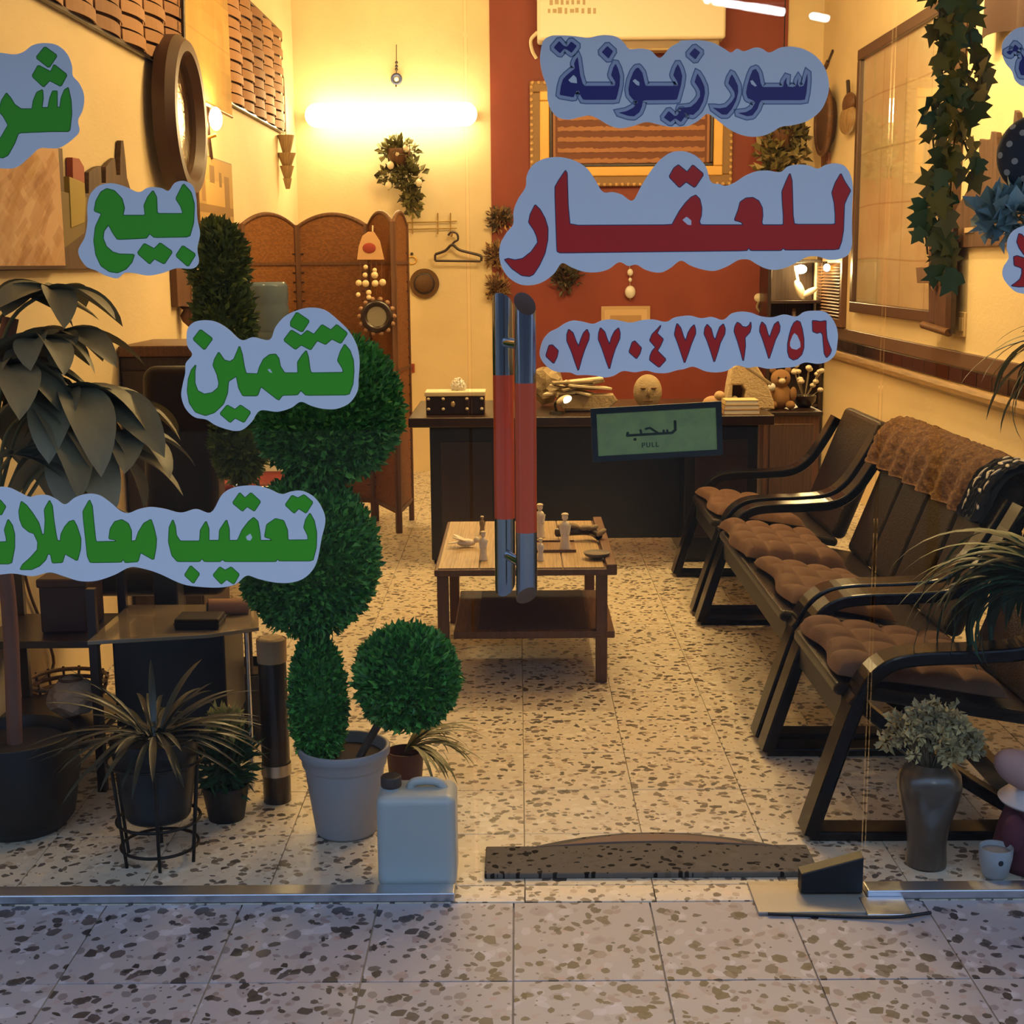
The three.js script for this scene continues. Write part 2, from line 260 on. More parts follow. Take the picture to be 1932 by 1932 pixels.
sticker('light backed sticker with navy blue Arabic letters, uppermost in the middle',
  [...FA([[60, 300], [100, 140], [180, 85], [300, 75], [480, 85], [640, 105], [760, 80], [880, 72], [1000, 100], [1080, 170], [1140, 240], [1280, 235], [1400, 260], [1510, 350], [1640, 220], [1760, 150]]), ...FB([[0, 15], [160, 5], [300, 10], [430, 40], [560, 110], [640, 155], [710, 110], [790, 140], [930, 95], [1010, 105], [1100, 155], [1240, 95], [1400, 85], [1560, 130], [1700, 230], [1790, 370], [1830, 560], [1800, 720], [1720, 870], [1560, 990], [1380, 1040], [1240, 1060], [1160, 1110], [1050, 1160], [900, 1180], [760, 1155], [620, 1090], [500, 1000], [370, 905], [340, 905], [240, 985], [120, 1050]]), ...FA([[1850, 1180], [1640, 1190], [1500, 1160], [1350, 1130], [1180, 1180], [1020, 1205], [900, 1170], [760, 1090], [660, 1050], [540, 1070], [400, 1100], [270, 1070], [190, 980], [150, 860], [140, 700], [90, 560], [60, 420]])],
  [['dots', FA([[222, 225], [290, 145], [340, 200], [385, 215], [435, 150], [505, 205], [440, 290], [385, 250], [350, 240], [300, 295]])],
    ['letter', FA([[515, 340], [545, 560], [575, 660], [600, 690], [965, 690], [970, 640], [920, 560], [945, 470], [975, 420], [1005, 480], [1030, 570], [1025, 680], [1000, 790], [980, 860], [580, 860], [545, 800], [530, 750], [515, 745], [490, 770], [465, 830], [295, 800], [310, 690], [335, 610], [380, 560], [440, 510], [480, 480], [470, 420], [490, 370]]), FA([[400, 620], [465, 555], [500, 590], [510, 660], [430, 650]])],
    ['dot', FA([[805, 280], [875, 205], [945, 270], [890, 360]])],
    ['letter', FA([[1255, 470], [1300, 530], [1325, 640], [1340, 690], [1735, 690], [1725, 640], [1675, 560], [1700, 480], [1730, 425], [1760, 480], [1785, 570], [1770, 680], [1740, 790], [1720, 860], [1310, 865], [1295, 940], [1265, 1010], [1200, 1060], [1130, 1055], [1010, 1015], [1100, 1000], [1190, 955], [1250, 880], [1190, 860], [1140, 800], [1130, 730], [1150, 620], [1190, 520], [1225, 475]]), FA([[1180, 630], [1210, 605], [1265, 645], [1265, 690], [1230, 680]])],
    ['dots', FA([[1560, 1075], [1620, 995], [1690, 1055], [1720, 1050], [1775, 985], [1830, 1045], [1770, 1130], [1700, 1085], [1640, 1130]])],
    ['dot', FB([[130, 175], [195, 100], [265, 155], [205, 240]])],
    ['letter', FB([[230, 410], [275, 480], [315, 570], [322, 650], [300, 750], [250, 850], [180, 915], [110, 905], [60, 880], [10, 830], [80, 825], [150, 815], [215, 760], [262, 690], [262, 630], [240, 580], [195, 515], [215, 450]])],
    ['letter', FB([[650, 420], [690, 490], [722, 560], [725, 640], [700, 740], [650, 840], [590, 910], [530, 910], [415, 825], [500, 835], [580, 820], [650, 750], [685, 690], [680, 640], [650, 590], [605, 530], [625, 460]])],
    ['letter', FB([[940, 355], [975, 410], [1000, 530], [1020, 575], [1270, 575], [1280, 510], [1315, 455], [1310, 520], [1330, 570], [1390, 575], [1430, 560], [1440, 510], [1455, 465], [1450, 540], [1470, 575], [1520, 560], [1545, 480], [1565, 405], [1568, 500], [1555, 640], [1535, 735], [1010, 735], [985, 770], [960, 840], [900, 920], [830, 930], [720, 890], [820, 880], [890, 840], [935, 760], [900, 735], [840, 710], [820, 650], [835, 560], [870, 440], [900, 370]]), FB([[870, 500], [900, 490], [955, 560], [930, 570], [885, 540]])]],
  VN.navy, 'double');
sticker('large light backed sticker with one long red Arabic word, above the phone number',
  [...FC([[340, 400], [350, 290], [400, 190], [500, 120], [640, 90], [760, 100], [880, 140], [980, 210], [1060, 320], [1150, 455], [1250, 455], [1340, 480], [1450, 545], [1540, 400], [1640, 240], [1740, 120], [1850, 45]]), ...FD([[80, 28], [170, 45], [260, 95], [340, 190], [400, 355], [480, 370], [540, 390], [640, 355], [740, 290], [860, 240], [980, 230], [1120, 245], [1190, 190], [1300, 168], [1400, 175], [1510, 210], [1580, 175], [1680, 155], [1780, 180], [1840, 260], [1870, 380], [1865, 600], [1862, 850], [1860, 1020], [1820, 1110], [1720, 1155], [1620, 1160], [1500, 1125], [1400, 1130], [1300, 1180], [1180, 1240], [1060, 1265], [960, 1250], [860, 1200], [790, 1160], [690, 1160], [560, 1230], [430, 1275], [300, 1260], [180, 1220], [80, 1170]]), ...FC([[1850, 1245], [1760, 1290], [1680, 1290], [1580, 1260], [1490, 1210], [1410, 1225], [1320, 1185], [1200, 1260], [1080, 1290], [950, 1285], [820, 1240], [720, 1195], [640, 1300], [520, 1390], [400, 1425], [280, 1415], [160, 1340], [90, 1230], [65, 1100], [80, 990], [140, 880], [210, 790], [215, 650], [260, 530]])],
  [['letter', FC([[440, 590], [490, 640], [540, 730], [570, 830], [568, 950], [540, 1090], [480, 1220], [420, 1310], [380, 1330], [300, 1320], [200, 1250], [125, 1160], [160, 1150], [230, 1165], [310, 1150], [400, 1080], [470, 980], [460, 920], [430, 850], [375, 770], [390, 690]])],
    ['letter', [...FC([[755, 235], [770, 260], [780, 600], [800, 805]]), ...FD([[-12, 800], [20, 740], [70, 650], [130, 570], [190, 510], [235, 490], [275, 530], [295, 620], [290, 700], [270, 760], [285, 800], [735, 800], [710, 765], [640, 745], [680, 640], [700, 560], [760, 520], [830, 515], [890, 550], [925, 620], [930, 700], [920, 770], [930, 800], [1150, 800], [1150, 700], [1140, 560], [1135, 450], [1180, 340], [1215, 265], [1235, 340], [1240, 500], [1245, 700], [1260, 795], [1690, 795], [1690, 690], [1680, 570], [1655, 460], [1690, 360], [1745, 265], [1780, 340], [1845, 440], [1810, 510], [1780, 580], [1775, 700], [1770, 850], [1750, 970], [1720, 1050], [1170, 1055], [1145, 1035], [1120, 1060], [810, 1060], [785, 1030], [765, 1062], [0, 1070]]), ...FC([[700, 1085], [670, 1070], [660, 800], [650, 500], [650, 400], [690, 330]])], FD([[95, 745], [140, 710], [190, 750], [190, 800], [150, 795]])],
    ['dots', FD([[-40, 295], [10, 205], [55, 175], [145, 250], [205, 175], [315, 270], [225, 405], [135, 345], [65, 405]])]],
  VN.red, VN.edge);
const DIG = [FE([[135, 610], [175, 480], [215, 475], [285, 545], [270, 620], [230, 700]]), FE([[400, 420], [400, 340], [420, 280], [470, 320], [510, 430], [545, 495], [580, 390], [610, 320], [650, 280], [675, 340], [670, 400], [620, 520], [580, 640], [540, 790], [500, 680], [460, 560]]), FE([[795, 400], [800, 320], [820, 260], [870, 310], [900, 400], [935, 475], [960, 380], [1000, 300], [1045, 262], [1062, 320], [1058, 390], [1000, 520], [960, 650], [930, 770], [890, 660], [840, 510]]), FE([[1180, 560], [1220, 440], [1250, 425], [1330, 510], [1310, 580], [1270, 640]]), FE([[1575, 230], [1525, 325], [1605, 400], [1570, 480], [1530, 545], [1640, 655], [1555, 750], [1440, 660], [1445, 610], [1470, 550], [1515, 500], [1440, 415], [1470, 340], [1540, 270]]), FF([[-110, 330], [-95, 250], [-80, 200], [-40, 250], [-5, 360], [25, 415], [55, 310], [90, 250], [125, 215], [140, 270], [140, 320], [90, 440], [50, 560], [10, 670], [-20, 580], [-70, 430]]), FF([[250, 320], [260, 250], [285, 210], [330, 260], [355, 360], [385, 400], [410, 320], [440, 240], [480, 205], [500, 260], [495, 320], [440, 430], [410, 540], [370, 660], [340, 560], [290, 410]]), FF([[615, 290], [625, 230], [650, 185], [680, 200], [710, 235], [760, 245], [800, 215], [812, 185], [815, 240], [800, 300], [740, 365], [745, 470], [735, 560], [722, 645], [700, 560], [660, 420]]), FF([[925, 290], [930, 230], [950, 180], [990, 220], [1020, 330], [1045, 370], [1075, 280], [1105, 205], [1145, 175], [1165, 230], [1160, 290], [1110, 390], [1075, 500], [1035, 620], [1005, 520], [960, 380]]), FF([[1310, 250], [1340, 190], [1375, 165], [1410, 180], [1435, 260], [1455, 380], [1455, 490], [1430, 570], [1380, 620], [1330, 635], [1285, 605], [1265, 540], [1265, 440], [1285, 340]]), FF([[1565, 165], [1600, 165], [1660, 175], [1725, 165], [1725, 260], [1735, 380], [1760, 450], [1790, 520], [1770, 570], [1735, 605], [1710, 560], [1700, 450], [1690, 330], [1665, 295], [1620, 310], [1570, 290]])];
sticker('light backed sticker with a red phone number in Arabic digits, beside the door handle',
  [...FE([[60, 520], [100, 400], [180, 310], [280, 260], [370, 200], [470, 165], [580, 175], [730, 205], [830, 165], [960, 150], [1080, 170], [1200, 190], [1340, 160], [1480, 150], [1650, 180], [1740, 130], [1850, 108]]), ...FF([[80, 100], [210, 130], [340, 115], [480, 150], [580, 75], [700, 50], [820, 65], [930, 105], [1070, 120], [1220, 85], [1370, 110], [1460, 55], [1600, 40], [1720, 55], [1820, 160], [1870, 300], [1865, 450], [1840, 570], [1760, 650], [1640, 685], [1470, 670], [1350, 720], [1180, 735], [1020, 745], [880, 720], [780, 735], [640, 705], [520, 770], [390, 790], [260, 775], [110, 720], [0, 750]]), ...FE([[1780, 790], [1650, 825], [1500, 820], [1400, 795], [1250, 815], [1100, 800], [980, 860], [880, 880], [760, 860], [620, 850], [520, 850], [440, 820], [280, 810], [180, 770], [90, 680], [55, 600]])],
  DIG.map((p, i) => ['digit', p, i === 9 ? FF([[1290, 470], [1290, 420], [1320, 340], [1345, 310], [1380, 340], [1415, 420], [1420, 480], [1370, 515], [1310, 500]]) : undefined]), VN.red, VN.edge);
sticker('light backed sticker with a green five letter Arabic word over the big topiary ball',
  FG([[120, 400], [130, 270], [190, 205], [300, 183], [420, 200], [540, 270], [680, 385], [790, 355], [960, 380], [1020, 250], [1120, 140], [1260, 75], [1390, 55], [1520, 80], [1640, 170], [1760, 290], [1840, 430], [1870, 590], [1860, 780], [1850, 900], [1770, 1020], [1640, 1080], [1500, 1080], [1380, 1050], [1275, 1010], [1180, 1070], [1040, 1110], [860, 1100], [780, 1210], [690, 1290], [620, 1305], [500, 1280], [400, 1240], [320, 1190], [200, 1165], [110, 1080], [65, 950], [80, 830], [105, 720], [110, 620], [175, 530], [135, 460]]),
  [['dot', FG([[187, 375], [260, 280], [380, 370], [300, 480]])],
    ['letter', FG([[210, 640], [200, 700], [200, 820], [230, 900], [300, 935], [380, 920], [440, 870], [450, 820], [430, 730], [390, 640], [405, 580], [445, 510], [500, 590], [560, 605], [600, 580], [630, 510], [655, 450], [680, 530], [700, 650], [720, 725], [840, 730], [860, 660], [900, 580], [960, 535], [1020, 530], [1050, 570], [1065, 650], [1110, 720], [1250, 720], [1245, 610], [1290, 540], [1330, 495], [1350, 560], [1365, 680], [1380, 720], [1710, 715], [1700, 670], [1650, 590], [1680, 500], [1720, 430], [1770, 490], [1805, 590], [1810, 700], [1800, 830], [1760, 935], [1330, 940], [1275, 890], [1240, 935], [1090, 940], [1050, 990], [870, 850], [835, 945], [690, 945], [650, 870], [625, 745], [540, 800], [530, 920], [490, 1030], [400, 1115], [310, 1145], [210, 1110], [150, 1020], [130, 900], [140, 780], [170, 690]]), FG([[935, 680], [965, 675], [990, 720], [960, 710]])],
    ['dots', FG([[1105, 385], [1180, 285], [1280, 345], [1340, 290], [1410, 330], [1490, 230], [1580, 285], [1640, 230], [1745, 315], [1680, 415], [1590, 370], [1525, 425], [1440, 385], [1375, 480], [1280, 430], [1220, 475]])],
    ['dot', FG([[1175, 200], [1235, 105], [1360, 190], [1290, 300], [1175, 240]])],
    ['dots', FG([[460, 1130], [530, 1045], [610, 1090], [665, 1045], [765, 1115], [700, 1215], [610, 1170], [560, 1215]])]],
  VN.green, VN.greenEdge);
sticker('light backed sticker with a short green three letter Arabic word below the oval mirror',
  F4([[660, 1560], [680, 1470], [750, 1400], [850, 1383], [950, 1410], [1050, 1450], [1120, 1415], [1220, 1420], [1270, 1440], [1320, 1380], [1385, 1365], [1450, 1395], [1480, 1480], [1490, 1650], [1510, 1760], [1490, 1880], [1500, 1985], [1460, 2025], [1330, 2025], [1230, 2060], [1120, 2080], [1000, 2060], [940, 2060], [890, 2100], [800, 2080], [720, 2040], [650, 2010], [590, 1900], [640, 1790], [660, 1680]]),
  [['letter', FH([[1150, 1015], [1170, 900], [1230, 790], [1300, 750], [1390, 775], [1480, 870], [1510, 980], [1490, 1075], [1770, 1075], [1755, 950], [1800, 850], [1860, 775], [1900, 850], [1908, 1054], [2230, 1054], [2200, 960], [2141, 869], [2230, 692], [2318, 789], [2358, 934], [2350, 1159], [2302, 1328], [1876, 1336], [1819, 1288], [1779, 1344], [1430, 1360], [1380, 1290], [1320, 1180], [1260, 1260], [1250, 1350], [1290, 1450], [1370, 1520], [1450, 1545], [1630, 1550], [1600, 1640], [1530, 1720], [1430, 1765], [1330, 1750], [1230, 1680], [1170, 1550], [1145, 1380], [1165, 1210], [1240, 1050]])],
    ['dots', F4([[1040, 1910], [1090, 1840], [1165, 1880], [1210, 1835], [1300, 1900], [1240, 1990], [1165, 1950], [1130, 1990]])], ['dot', F4([[1330, 1930], [1380, 1855], [1475, 1920], [1420, 2010]])]],
  VN.green, VN.greenEdge);
sticker('light backed sticker with green Arabic letters cut off by the upper left edge',
  F4([[20, 400], [120, 410], [180, 390], [250, 340], [350, 325], [440, 345], [510, 410], [545, 500], [550, 570], [600, 630], [635, 720], [625, 830], [590, 910], [600, 990], [550, 1050], [450, 1115], [380, 1120], [300, 1120], [230, 1180], [120, 1265], [0, 1270], [-150, 1250], [-250, 1120], [-400, 1110], [-600, 1000], [-620, 700], [-500, 560], [-400, 400], [-250, 330], [-100, 380]]),
  [['letter', F4([[515, 665], [535, 760], [540, 860], [525, 990], [390, 990], [140, 1000], [110, 1080], [60, 1170], [20, 1190], [-60, 1170], [-130, 1110], [-60, 1100], [10, 1040], [65, 945], [30, 880], [-5, 840], [15, 760], [50, 705], [80, 740], [110, 790], [160, 825], [245, 825], [255, 760], [280, 700], [320, 680], [325, 740], [315, 815], [365, 815], [380, 740], [400, 690], [430, 690], [430, 810], [455, 815], [465, 740], [490, 680]])],
    ['dot', F4([[275, 435], [340, 355], [430, 420], [370, 510]])], ['dots', F4([[245, 575], [290, 495], [385, 545], [410, 490], [505, 565], [460, 650], [375, 605], [330, 655]])], ['letter', F4([[-330, 500], [-260, 430], [-250, 990], [-320, 990]])], ['letter', F4([[-520, 700], [-420, 680], [-430, 780], [-380, 830], [-520, 850]])]],
  VN.green, VN.greenEdge);
sticker('light backed sticker with two green Arabic words, lowest on the left pane',
  [...FI([[-450, 600], [-300, 300], [-150, 150], [0, 110], [110, 120], [220, 170], [340, 225], [430, 205], [540, 205], [640, 250], [740, 310], [860, 230], [1000, 190], [1130, 205], [1260, 290], [1380, 390], [1460, 410], [1580, 365], [1720, 340]]), [312, 960], [342, 967], [370, 960], [397, 967], [420, 932], [440, 920], [482, 916], [507, 922], [532, 932], [550, 927], [570, 926], [592, 937], [607, 957], [614, 980], [607, 1015], [595, 1067], [575, 1090], [550, 1099], [520, 1099], [487, 1092], [466, 1086], [445, 1102], [420, 1108], [375, 1107], [345, 1102], [300, 1082], [275, 1074], [247, 1070], [215, 1085], [180, 1096], [150, 1096], [120, 1087], [95, 1080], [62, 1087], [25, 1082], [-25, 1085], [-70, 1070], [-90, 1030]],
  [['letter', FJ([[2340, 35], [2370, 90], [2388, 180], [2385, 290], [2360, 390], [2110, 390], [2095, 375], [2080, 395], [1700, 395], [1680, 378], [1660, 395], [1545, 395], [1525, 372], [1505, 395], [1340, 395], [1300, 350], [1275, 250], [1280, 140], [1305, 85], [1322, 130], [1330, 200], [1360, 245], [1510, 245], [1515, 160], [1555, 95], [1575, 150], [1575, 240], [1655, 240], [1660, 160], [1710, 85], [1728, 150], [1730, 240], [1795, 240], [1830, 160], [1880, 95], [1915, 67], [1945, 95], [1960, 180], [1965, 240], [2055, 240], [2040, 222], [2000, 210], [2015, 120], [2080, 75], [2140, 90], [2168, 160], [2172, 238], [2328, 236], [2325, 200], [2295, 140], [2310, 80]]), FJ([[1855, 210], [1890, 185], [1905, 215], [1890, 240], [1865, 235]])],
    ['dots', FK([[475, 370], [525, 300], [570, 320], [615, 295], [680, 350], [630, 430], [575, 395], [540, 430]])], ['dots', FK([[78, 355], [130, 280], [170, 320], [215, 280], [285, 345], [240, 415], [185, 380], [150, 415]])], ['dot', FJ([[1395, 500], [1440, 430], [1505, 490], [1460, 560]])], ['dots', FJ([[1610, 500], [1660, 440], [1700, 465], [1745, 440], [1805, 495], [1765, 565], [1710, 530], [1670, 565]])],
    ['letter', FI([[1720, 485], [1750, 570], [1780, 700], [1775, 800], [1750, 940], [1600, 855], [1570, 960], [1430, 970], [1405, 930], [1380, 965], [1030, 970], [1000, 900], [980, 700], [955, 480], [950, 390], [1020, 265], [1050, 330], [1065, 500], [1085, 690], [1095, 740], [1330, 735], [1310, 710], [1245, 700], [1260, 590], [1310, 510], [1390, 488], [1460, 530], [1495, 610], [1495, 735], [1550, 725], [1580, 630], [1640, 530]])],
    ['letter', FI([[840, 495], [875, 560], [920, 700], [915, 820], [880, 950], [740, 870], [710, 970], [600, 975], [580, 880], [545, 870], [520, 940], [450, 1010], [360, 1050], [235, 1050], [260, 1000], [350, 920], [430, 830], [435, 740], [390, 640], [330, 620], [260, 560], [230, 480], [220, 390], [245, 280], [300, 320], [370, 410], [440, 520], [480, 660], [510, 650], [520, 500], [510, 370], [565, 270], [595, 330], [610, 480], [635, 640], [650, 720], [690, 735], [700, 650], [740, 570], [790, 510]])],
    ['letter', FI([[95, 485], [140, 550], [165, 650], [165, 800], [130, 985], [-300, 985], [-380, 900], [-390, 750], [-350, 600], [-330, 750], [80, 740], [75, 690], [55, 600]])], ['dots', FI([[-190, 340], [-120, 260], [-60, 320], [0, 260], [65, 335], [15, 430], [-60, 370], [-120, 430]])]],
  VN.green, VN.greenEdge);
sticker('light backed sticker with navy letters cut off by the right edge, beside the ivy',
  FR([[1590, 680], [1690, 540], [1830, 440], [2050, 420], [2400, 450], [2700, 600], [2750, 900], [2600, 1200], [2300, 1380], [1990, 1370], [1880, 1340], [1790, 1260], [1740, 1120], [1640, 990], [1590, 850]]),
  [['dots', FR([[1650, 820], [1700, 790], [1750, 800], [1760, 740], [1790, 700], [1845, 750], [1820, 810], [1760, 810], [1720, 860], [1690, 855]])], ['letter', FR([[1870, 810], [1932, 900], [2000, 1000], [2300, 1010], [2300, 1180], [1980, 1190], [1880, 1180], [1845, 1080], [1860, 980], [1900, 920]])]], VN.navy, 'double');
sticker('light backed sticker with red letters cut off by the right edge',
  FS([[1590, 780], [1610, 690], [1690, 550], [1660, 400], [1680, 250], [1760, 130], [1932, 50], [2150, 30], [2400, 200], [2500, 600], [2400, 1000], [2100, 1130], [1880, 1110], [1790, 1080], [1690, 990], [1610, 880]]),
  [['letter', FS([[1850, 180], [1890, 190], [1960, 260], [2050, 420], [2000, 520], [1932, 500], [1860, 400], [1820, 300]])], ['letter', FS([[1770, 540], [1820, 525], [1932, 560], [2050, 620], [2050, 900], [1980, 1000], [1850, 1005], [1740, 990], [1800, 950], [1870, 890], [1900, 800], [1900, 720], [1870, 700], [1780, 670]])]], VN.red, VN.edge);
// ---------------------------------------------------------------- glass door, handles, fittings
function slantBar(x, y0, y1, z, r, front, mat, name, parent, topCut, botCut) {   // round bar, ends cut at a slant towards the front (+1) or the back (-1)
  const g = new THREE.CylinderGeometry(r, r, y1 - y0, 28, 1).toNonIndexed(), p = g.attributes.position;
  for (let i = 0; i < p.count; i++) { const up = p.getY(i) > 0, c = up ? topCut : botCut; if (c) p.setY(i, p.getY(i) - (up ? 1 : -1) * (p.getZ(i) * front + p.getX(i) * .35 + r) * .95); }
  g.translate(x, (y0 + y1) / 2, z); return part(name, toCreasedNormals(g, .6), mat, parent);
}
const sleeveMat = phys(lin(.70, .07, .012), .45, { clearcoat: .4, clearcoatRoughness: .2 });
{
  const d = struct('door_1', [0, 0, 0], 'frameless glass door with two orange and chrome bar handles');
  part('pane', flat(JR - JL - .006, 2.40, .01, (JL + JR) / 2, 1.225, 0), M.glass, d);
  for (const [pxx, z, f, ys, r] of [[992, .062, 1, [553, 722, 1003, 1142], .0222], [951, -.062, -1, [553, 707, 977, 1120], .0222]]) {
    const h = new THREE.Group(); h.name = 'pull_handle'; d.add(h); origin.set(h, V(0, 0, 0)); h.userData.label = f > 0 ? 'outer bar handle, orange sleeve with chrome ends' : 'inner bar handle seen through the glass';
    const x = gz(pxx, 850, z).x, [y0, y1, y2, y3] = ys.map((p) => gz(pxx, p, z).y);
    slantBar(x, y1, y0, z, r, f, M.handle, 'end_cap', h, true, false); slantBar(x, y3, y2, z, r, f, M.handle, 'end_cap', h, false, true);
    slantBar(x, y2, y1, z, r * 1.0, f, sleeveMat, 'sleeve', h);
    for (const py of [648, 1056]) { const y = gz(962, py, 0).y; part('standoff', bar([x, y, z], [(gz(992, 850, .062).x + gz(951, 850, -.062).x) / 2, y, 0], .011), M.chrome, h); }
  }
  part('bottom_rail', extr(shape2([[gz(1507, 1700, .0).x, .012], [JR - .003, .012], [JR - .003, .096], [gz(1507, 1700, .0).x, .058]]), .034, .003).translate(0, 0, -.015), M.black, d, 'black corner fitting at the foot of the door');
}
{ // floor plate of the door pivot
  const a = gy(1428, 1715, .004), b = gy(1650, 1690, .004), t = thing('pivot_plate', 'metal floor plate under the door corner with a bent black lip', 'plate', [(a.x + b.x) / 2, 0, .02]);
  part('plate', box(a.x, b.x - .02, 0, .007, -.055, .10, .002), std(lin(.34, .30, .24), .45, .3), t);
  part('lip', tube([[a.x + .02, .006, .105], [(a.x + b.x) / 2, .004, .112], [b.x - .03, .006, .125], [b.x + .03, .010, .13], [b.x + .10, .004, .10]], .004, 30, 6), M.black, t);
  part('tongue', box(b.x - .04, b.x + .06, 0, .008, .03, .115, .003), M.alu, t);
}
{ // sign plate on the door
  const q = [[1115, 771], [1362, 757], [1363, 857], [1117, 872]].map(([x, y]) => gz(x, y, -.012)), c = q.reduce((s, p) => s.add(p), V(0, 0, 0)).multiplyScalar(.25);
  const w = q[0].distanceTo(q[1]), h = q[0].distanceTo(q[3]), a = Math.atan2(q[1].y - q[0].y, q[1].x - q[0].x);
  const t = thing('door_sign', 'small dark framed green plate with black writing on the glass door', 'sign', [c.x, c.y, -.012]);
  const tex = canvas(1024, 416, (g, W, H) => {
    g.fillStyle = '#8a9c6a'; g.fillRect(0, 0, W, H); const r = rng(5); for (let i = 0; i < 240; i++) { g.globalAlpha = .06; g.fillStyle = r() < .5 ? '#5f7d5f' : '#93a37c'; g.beginPath(); g.ellipse(r() * W, r() * H, 20 + 90 * r(), 15 + 50 * r(), r() * 3, 0, 7); g.fill(); }
    g.globalAlpha = 1; g.strokeStyle = g.fillStyle = '#0d1c0d'; g.lineJoin = 'round'; g.lineCap = 'round'; g.lineWidth = 24; g.beginPath(); g.moveTo(265, 205); g.lineTo(262, 228); g.lineTo(640, 226); g.lineTo(668, 200); g.lineTo(668, 120); g.stroke();
    g.lineWidth = 20; g.beginPath(); g.moveTo(420, 175); g.lineTo(455, 168); g.lineTo(520, 220); g.stroke(); g.beginPath(); g.moveTo(375, 185); g.lineTo(380, 220); g.stroke(); for (const x of [570, 600]) { g.beginPath(); g.moveTo(x, 200); g.lineTo(x, 222); g.stroke(); } g.beginPath(); g.arc(325, 268, 14, 0, 7); g.fill();
    g.globalAlpha = .75; g.font = 'bold 64px sans-serif'; g.textAlign = 'center'; g.fillText('PULL', 450, 350);
  });
  const rot = (g) => g.rotateZ(a).translate(c.x, c.y, -.012);
  part('frame', [rot(flat(w, .012, .008, 0, h / 2 - .006, 0)), rot(flat(w, .012, .008, 0, -h / 2 + .006, 0)), rot(flat(.012, h - .024, .008, -w / 2 + .006, 0, 0)), rot(flat(.012, h - .024, .008, w / 2 - .006, 0, 0))], M.black, t);
  part('plate', rot(flat(w - .02, h - .02, .004, 0, 0, 0)), std(lin(1, .92, .62), .5, 0, { map: tex }), t);
}
{ // threshold mat
  const a = gy(914, 1650, .012), b = gy(1548, 1648, .012), zf = a.z, zb = gy(1200, 1596, .012).z, cx = (a.x + b.x) / 2;
  const t = thing('door_mat', 'flat grey speckled threshold mat with an arched tan stripe behind the door', 'mat', [cx, 0, zf]);
  const g = box(a.x, b.x, 0, .014, zb, zf, .004), u = g.attributes.uv, p = g.attributes.position; for (let i = 0; i < p.count; i++) u.setXY(i, p.getX(i) / 1.0, p.getZ(i) / 1.0); part('strip', g, M.slabGrey, t);
  const l = gy(985, 1604, .01).x, r = gy(1452, 1604, .01).x, zt = gy(1220, 1571, .01).z, arc = (k0, k1, y0, y1, m, nm) => { const s = [], n = 28, W = (r - l) / 2; for (let i = 0; i <= n; i++) { const q = i / n * 2 - 1; s.push([cx + .02 + q * W * k1, zb + (zt - zb) * (1 - q * q) * k1]); } for (let i = n; i >= 0; i--) { const q = i / n * 2 - 1; s.push([cx + .02 + q * W * (k0 > .5 ? k0 : 1), zb + .012 + (zt - zb) * (1 - q * q) * k0]); } const e = extr(shape2(s.map(([x, z]) => [x, -z])), y1 - y0, .001).rotateX(-Math.PI / 2).translate(0, y0, 0); const uu = e.attributes.uv, pp = e.attributes.position; for (let i = 0; i < pp.count; i++) uu.setXY(i, pp.getX(i), pp.getZ(i)); part(nm, e, m, t); };
  arc(0, 1, 0, .010, M.slabGrey, 'arch'); arc(.42, .80, .0102, .014, std(lin(.20, .13, .09), .9), 'stripe');
}
// ---------------------------------------------------------------- lounge chairs along the right wall
const cushionMat = std(lin(.125, .054, .024), .85, 0, { bumpMap: rep(N.fine, 8), bumpScale: .0012, map: rep(N.cloud, 3, 3, true) });
function cushion(x0, x1, z0, z1, y0, y1, thick, seed) {   // quilted pad; y0 at x0 (front), y1 at x1 (rear)
  const n = 36, pos = [], idx = [], uv = [], r = rng(seed), ph = [r() * 6, r() * 6, r()];
  for (const top of [1, 0]) for (let i = 0; i <= n; i++) for (let j = 0; j <= n; j++) {
    const u = i / n, v = j / n, e = Math.pow(Math.max(0, 1 - Math.pow(Math.abs(2 * u - 1), 8)), .4) * Math.pow(Math.max(0, 1 - Math.pow(Math.abs(2 * v - 1), 8)), .4);
    const q = .62 + .38 * Math.sqrt(Math.abs(Math.sin(u * Math.PI * 4) * Math.sin(v * Math.PI * 4)));
    const wob = .012 * Math.sin(v * 9 + ph[0]) * (u < .1 ? 1 : .2);
    pos.push(x0 + (x1 - x0) * u + wob, y0 + (y1 - y0) * u + (top ? thick * (.15 + .85 * e * q) : thick * .1 * (1 - e)) + .006 * Math.sin(v * 7 + ph[1]) * u, z0 + (z1 - z0) * v + .01 * Math.sin(u * 8 + ph[2]) * (v - .5)); uv.push(u, v);
  }
  const W = n + 1, o = W * W; for (let i = 0; i < n; i++) for (let j = 0; j < n; j++) { const a = i * W + j; idx.push(a, a + 1, a + W, a + 1, a + W + 1, a + W, o + a, o + a + W, o + a + 1, o + a + 1, o + a + W, o + a + W + 1); }
  for (let i = 0; i < n; i++) { for (const [a, b] of [[i * W, (i + 1) * W], [(i + 1) * W + n, i * W + n], [i + 1, i], [n * W + i, n * W + i + 1]]) idx.push(a, b, o + a, b, o + b, o + a); }
  const g = new THREE.BufferGeometry(); g.setAttribute('position', new THREE.Float32BufferAttribute(pos, 3)); g.setAttribute('uv', new THREE.Float32BufferAttribute(uv, 2)); g.setIndex(idx); g.computeVertexNormals(); return g;
}
const ARM = [[.70, .012], [.755, .19], [.80, .33], [.835, .405], [.885, .445], [.96, .458], [1.10, .462], [1.21, .475], [1.285, .525], [1.35, .62], [1.40, .71]];
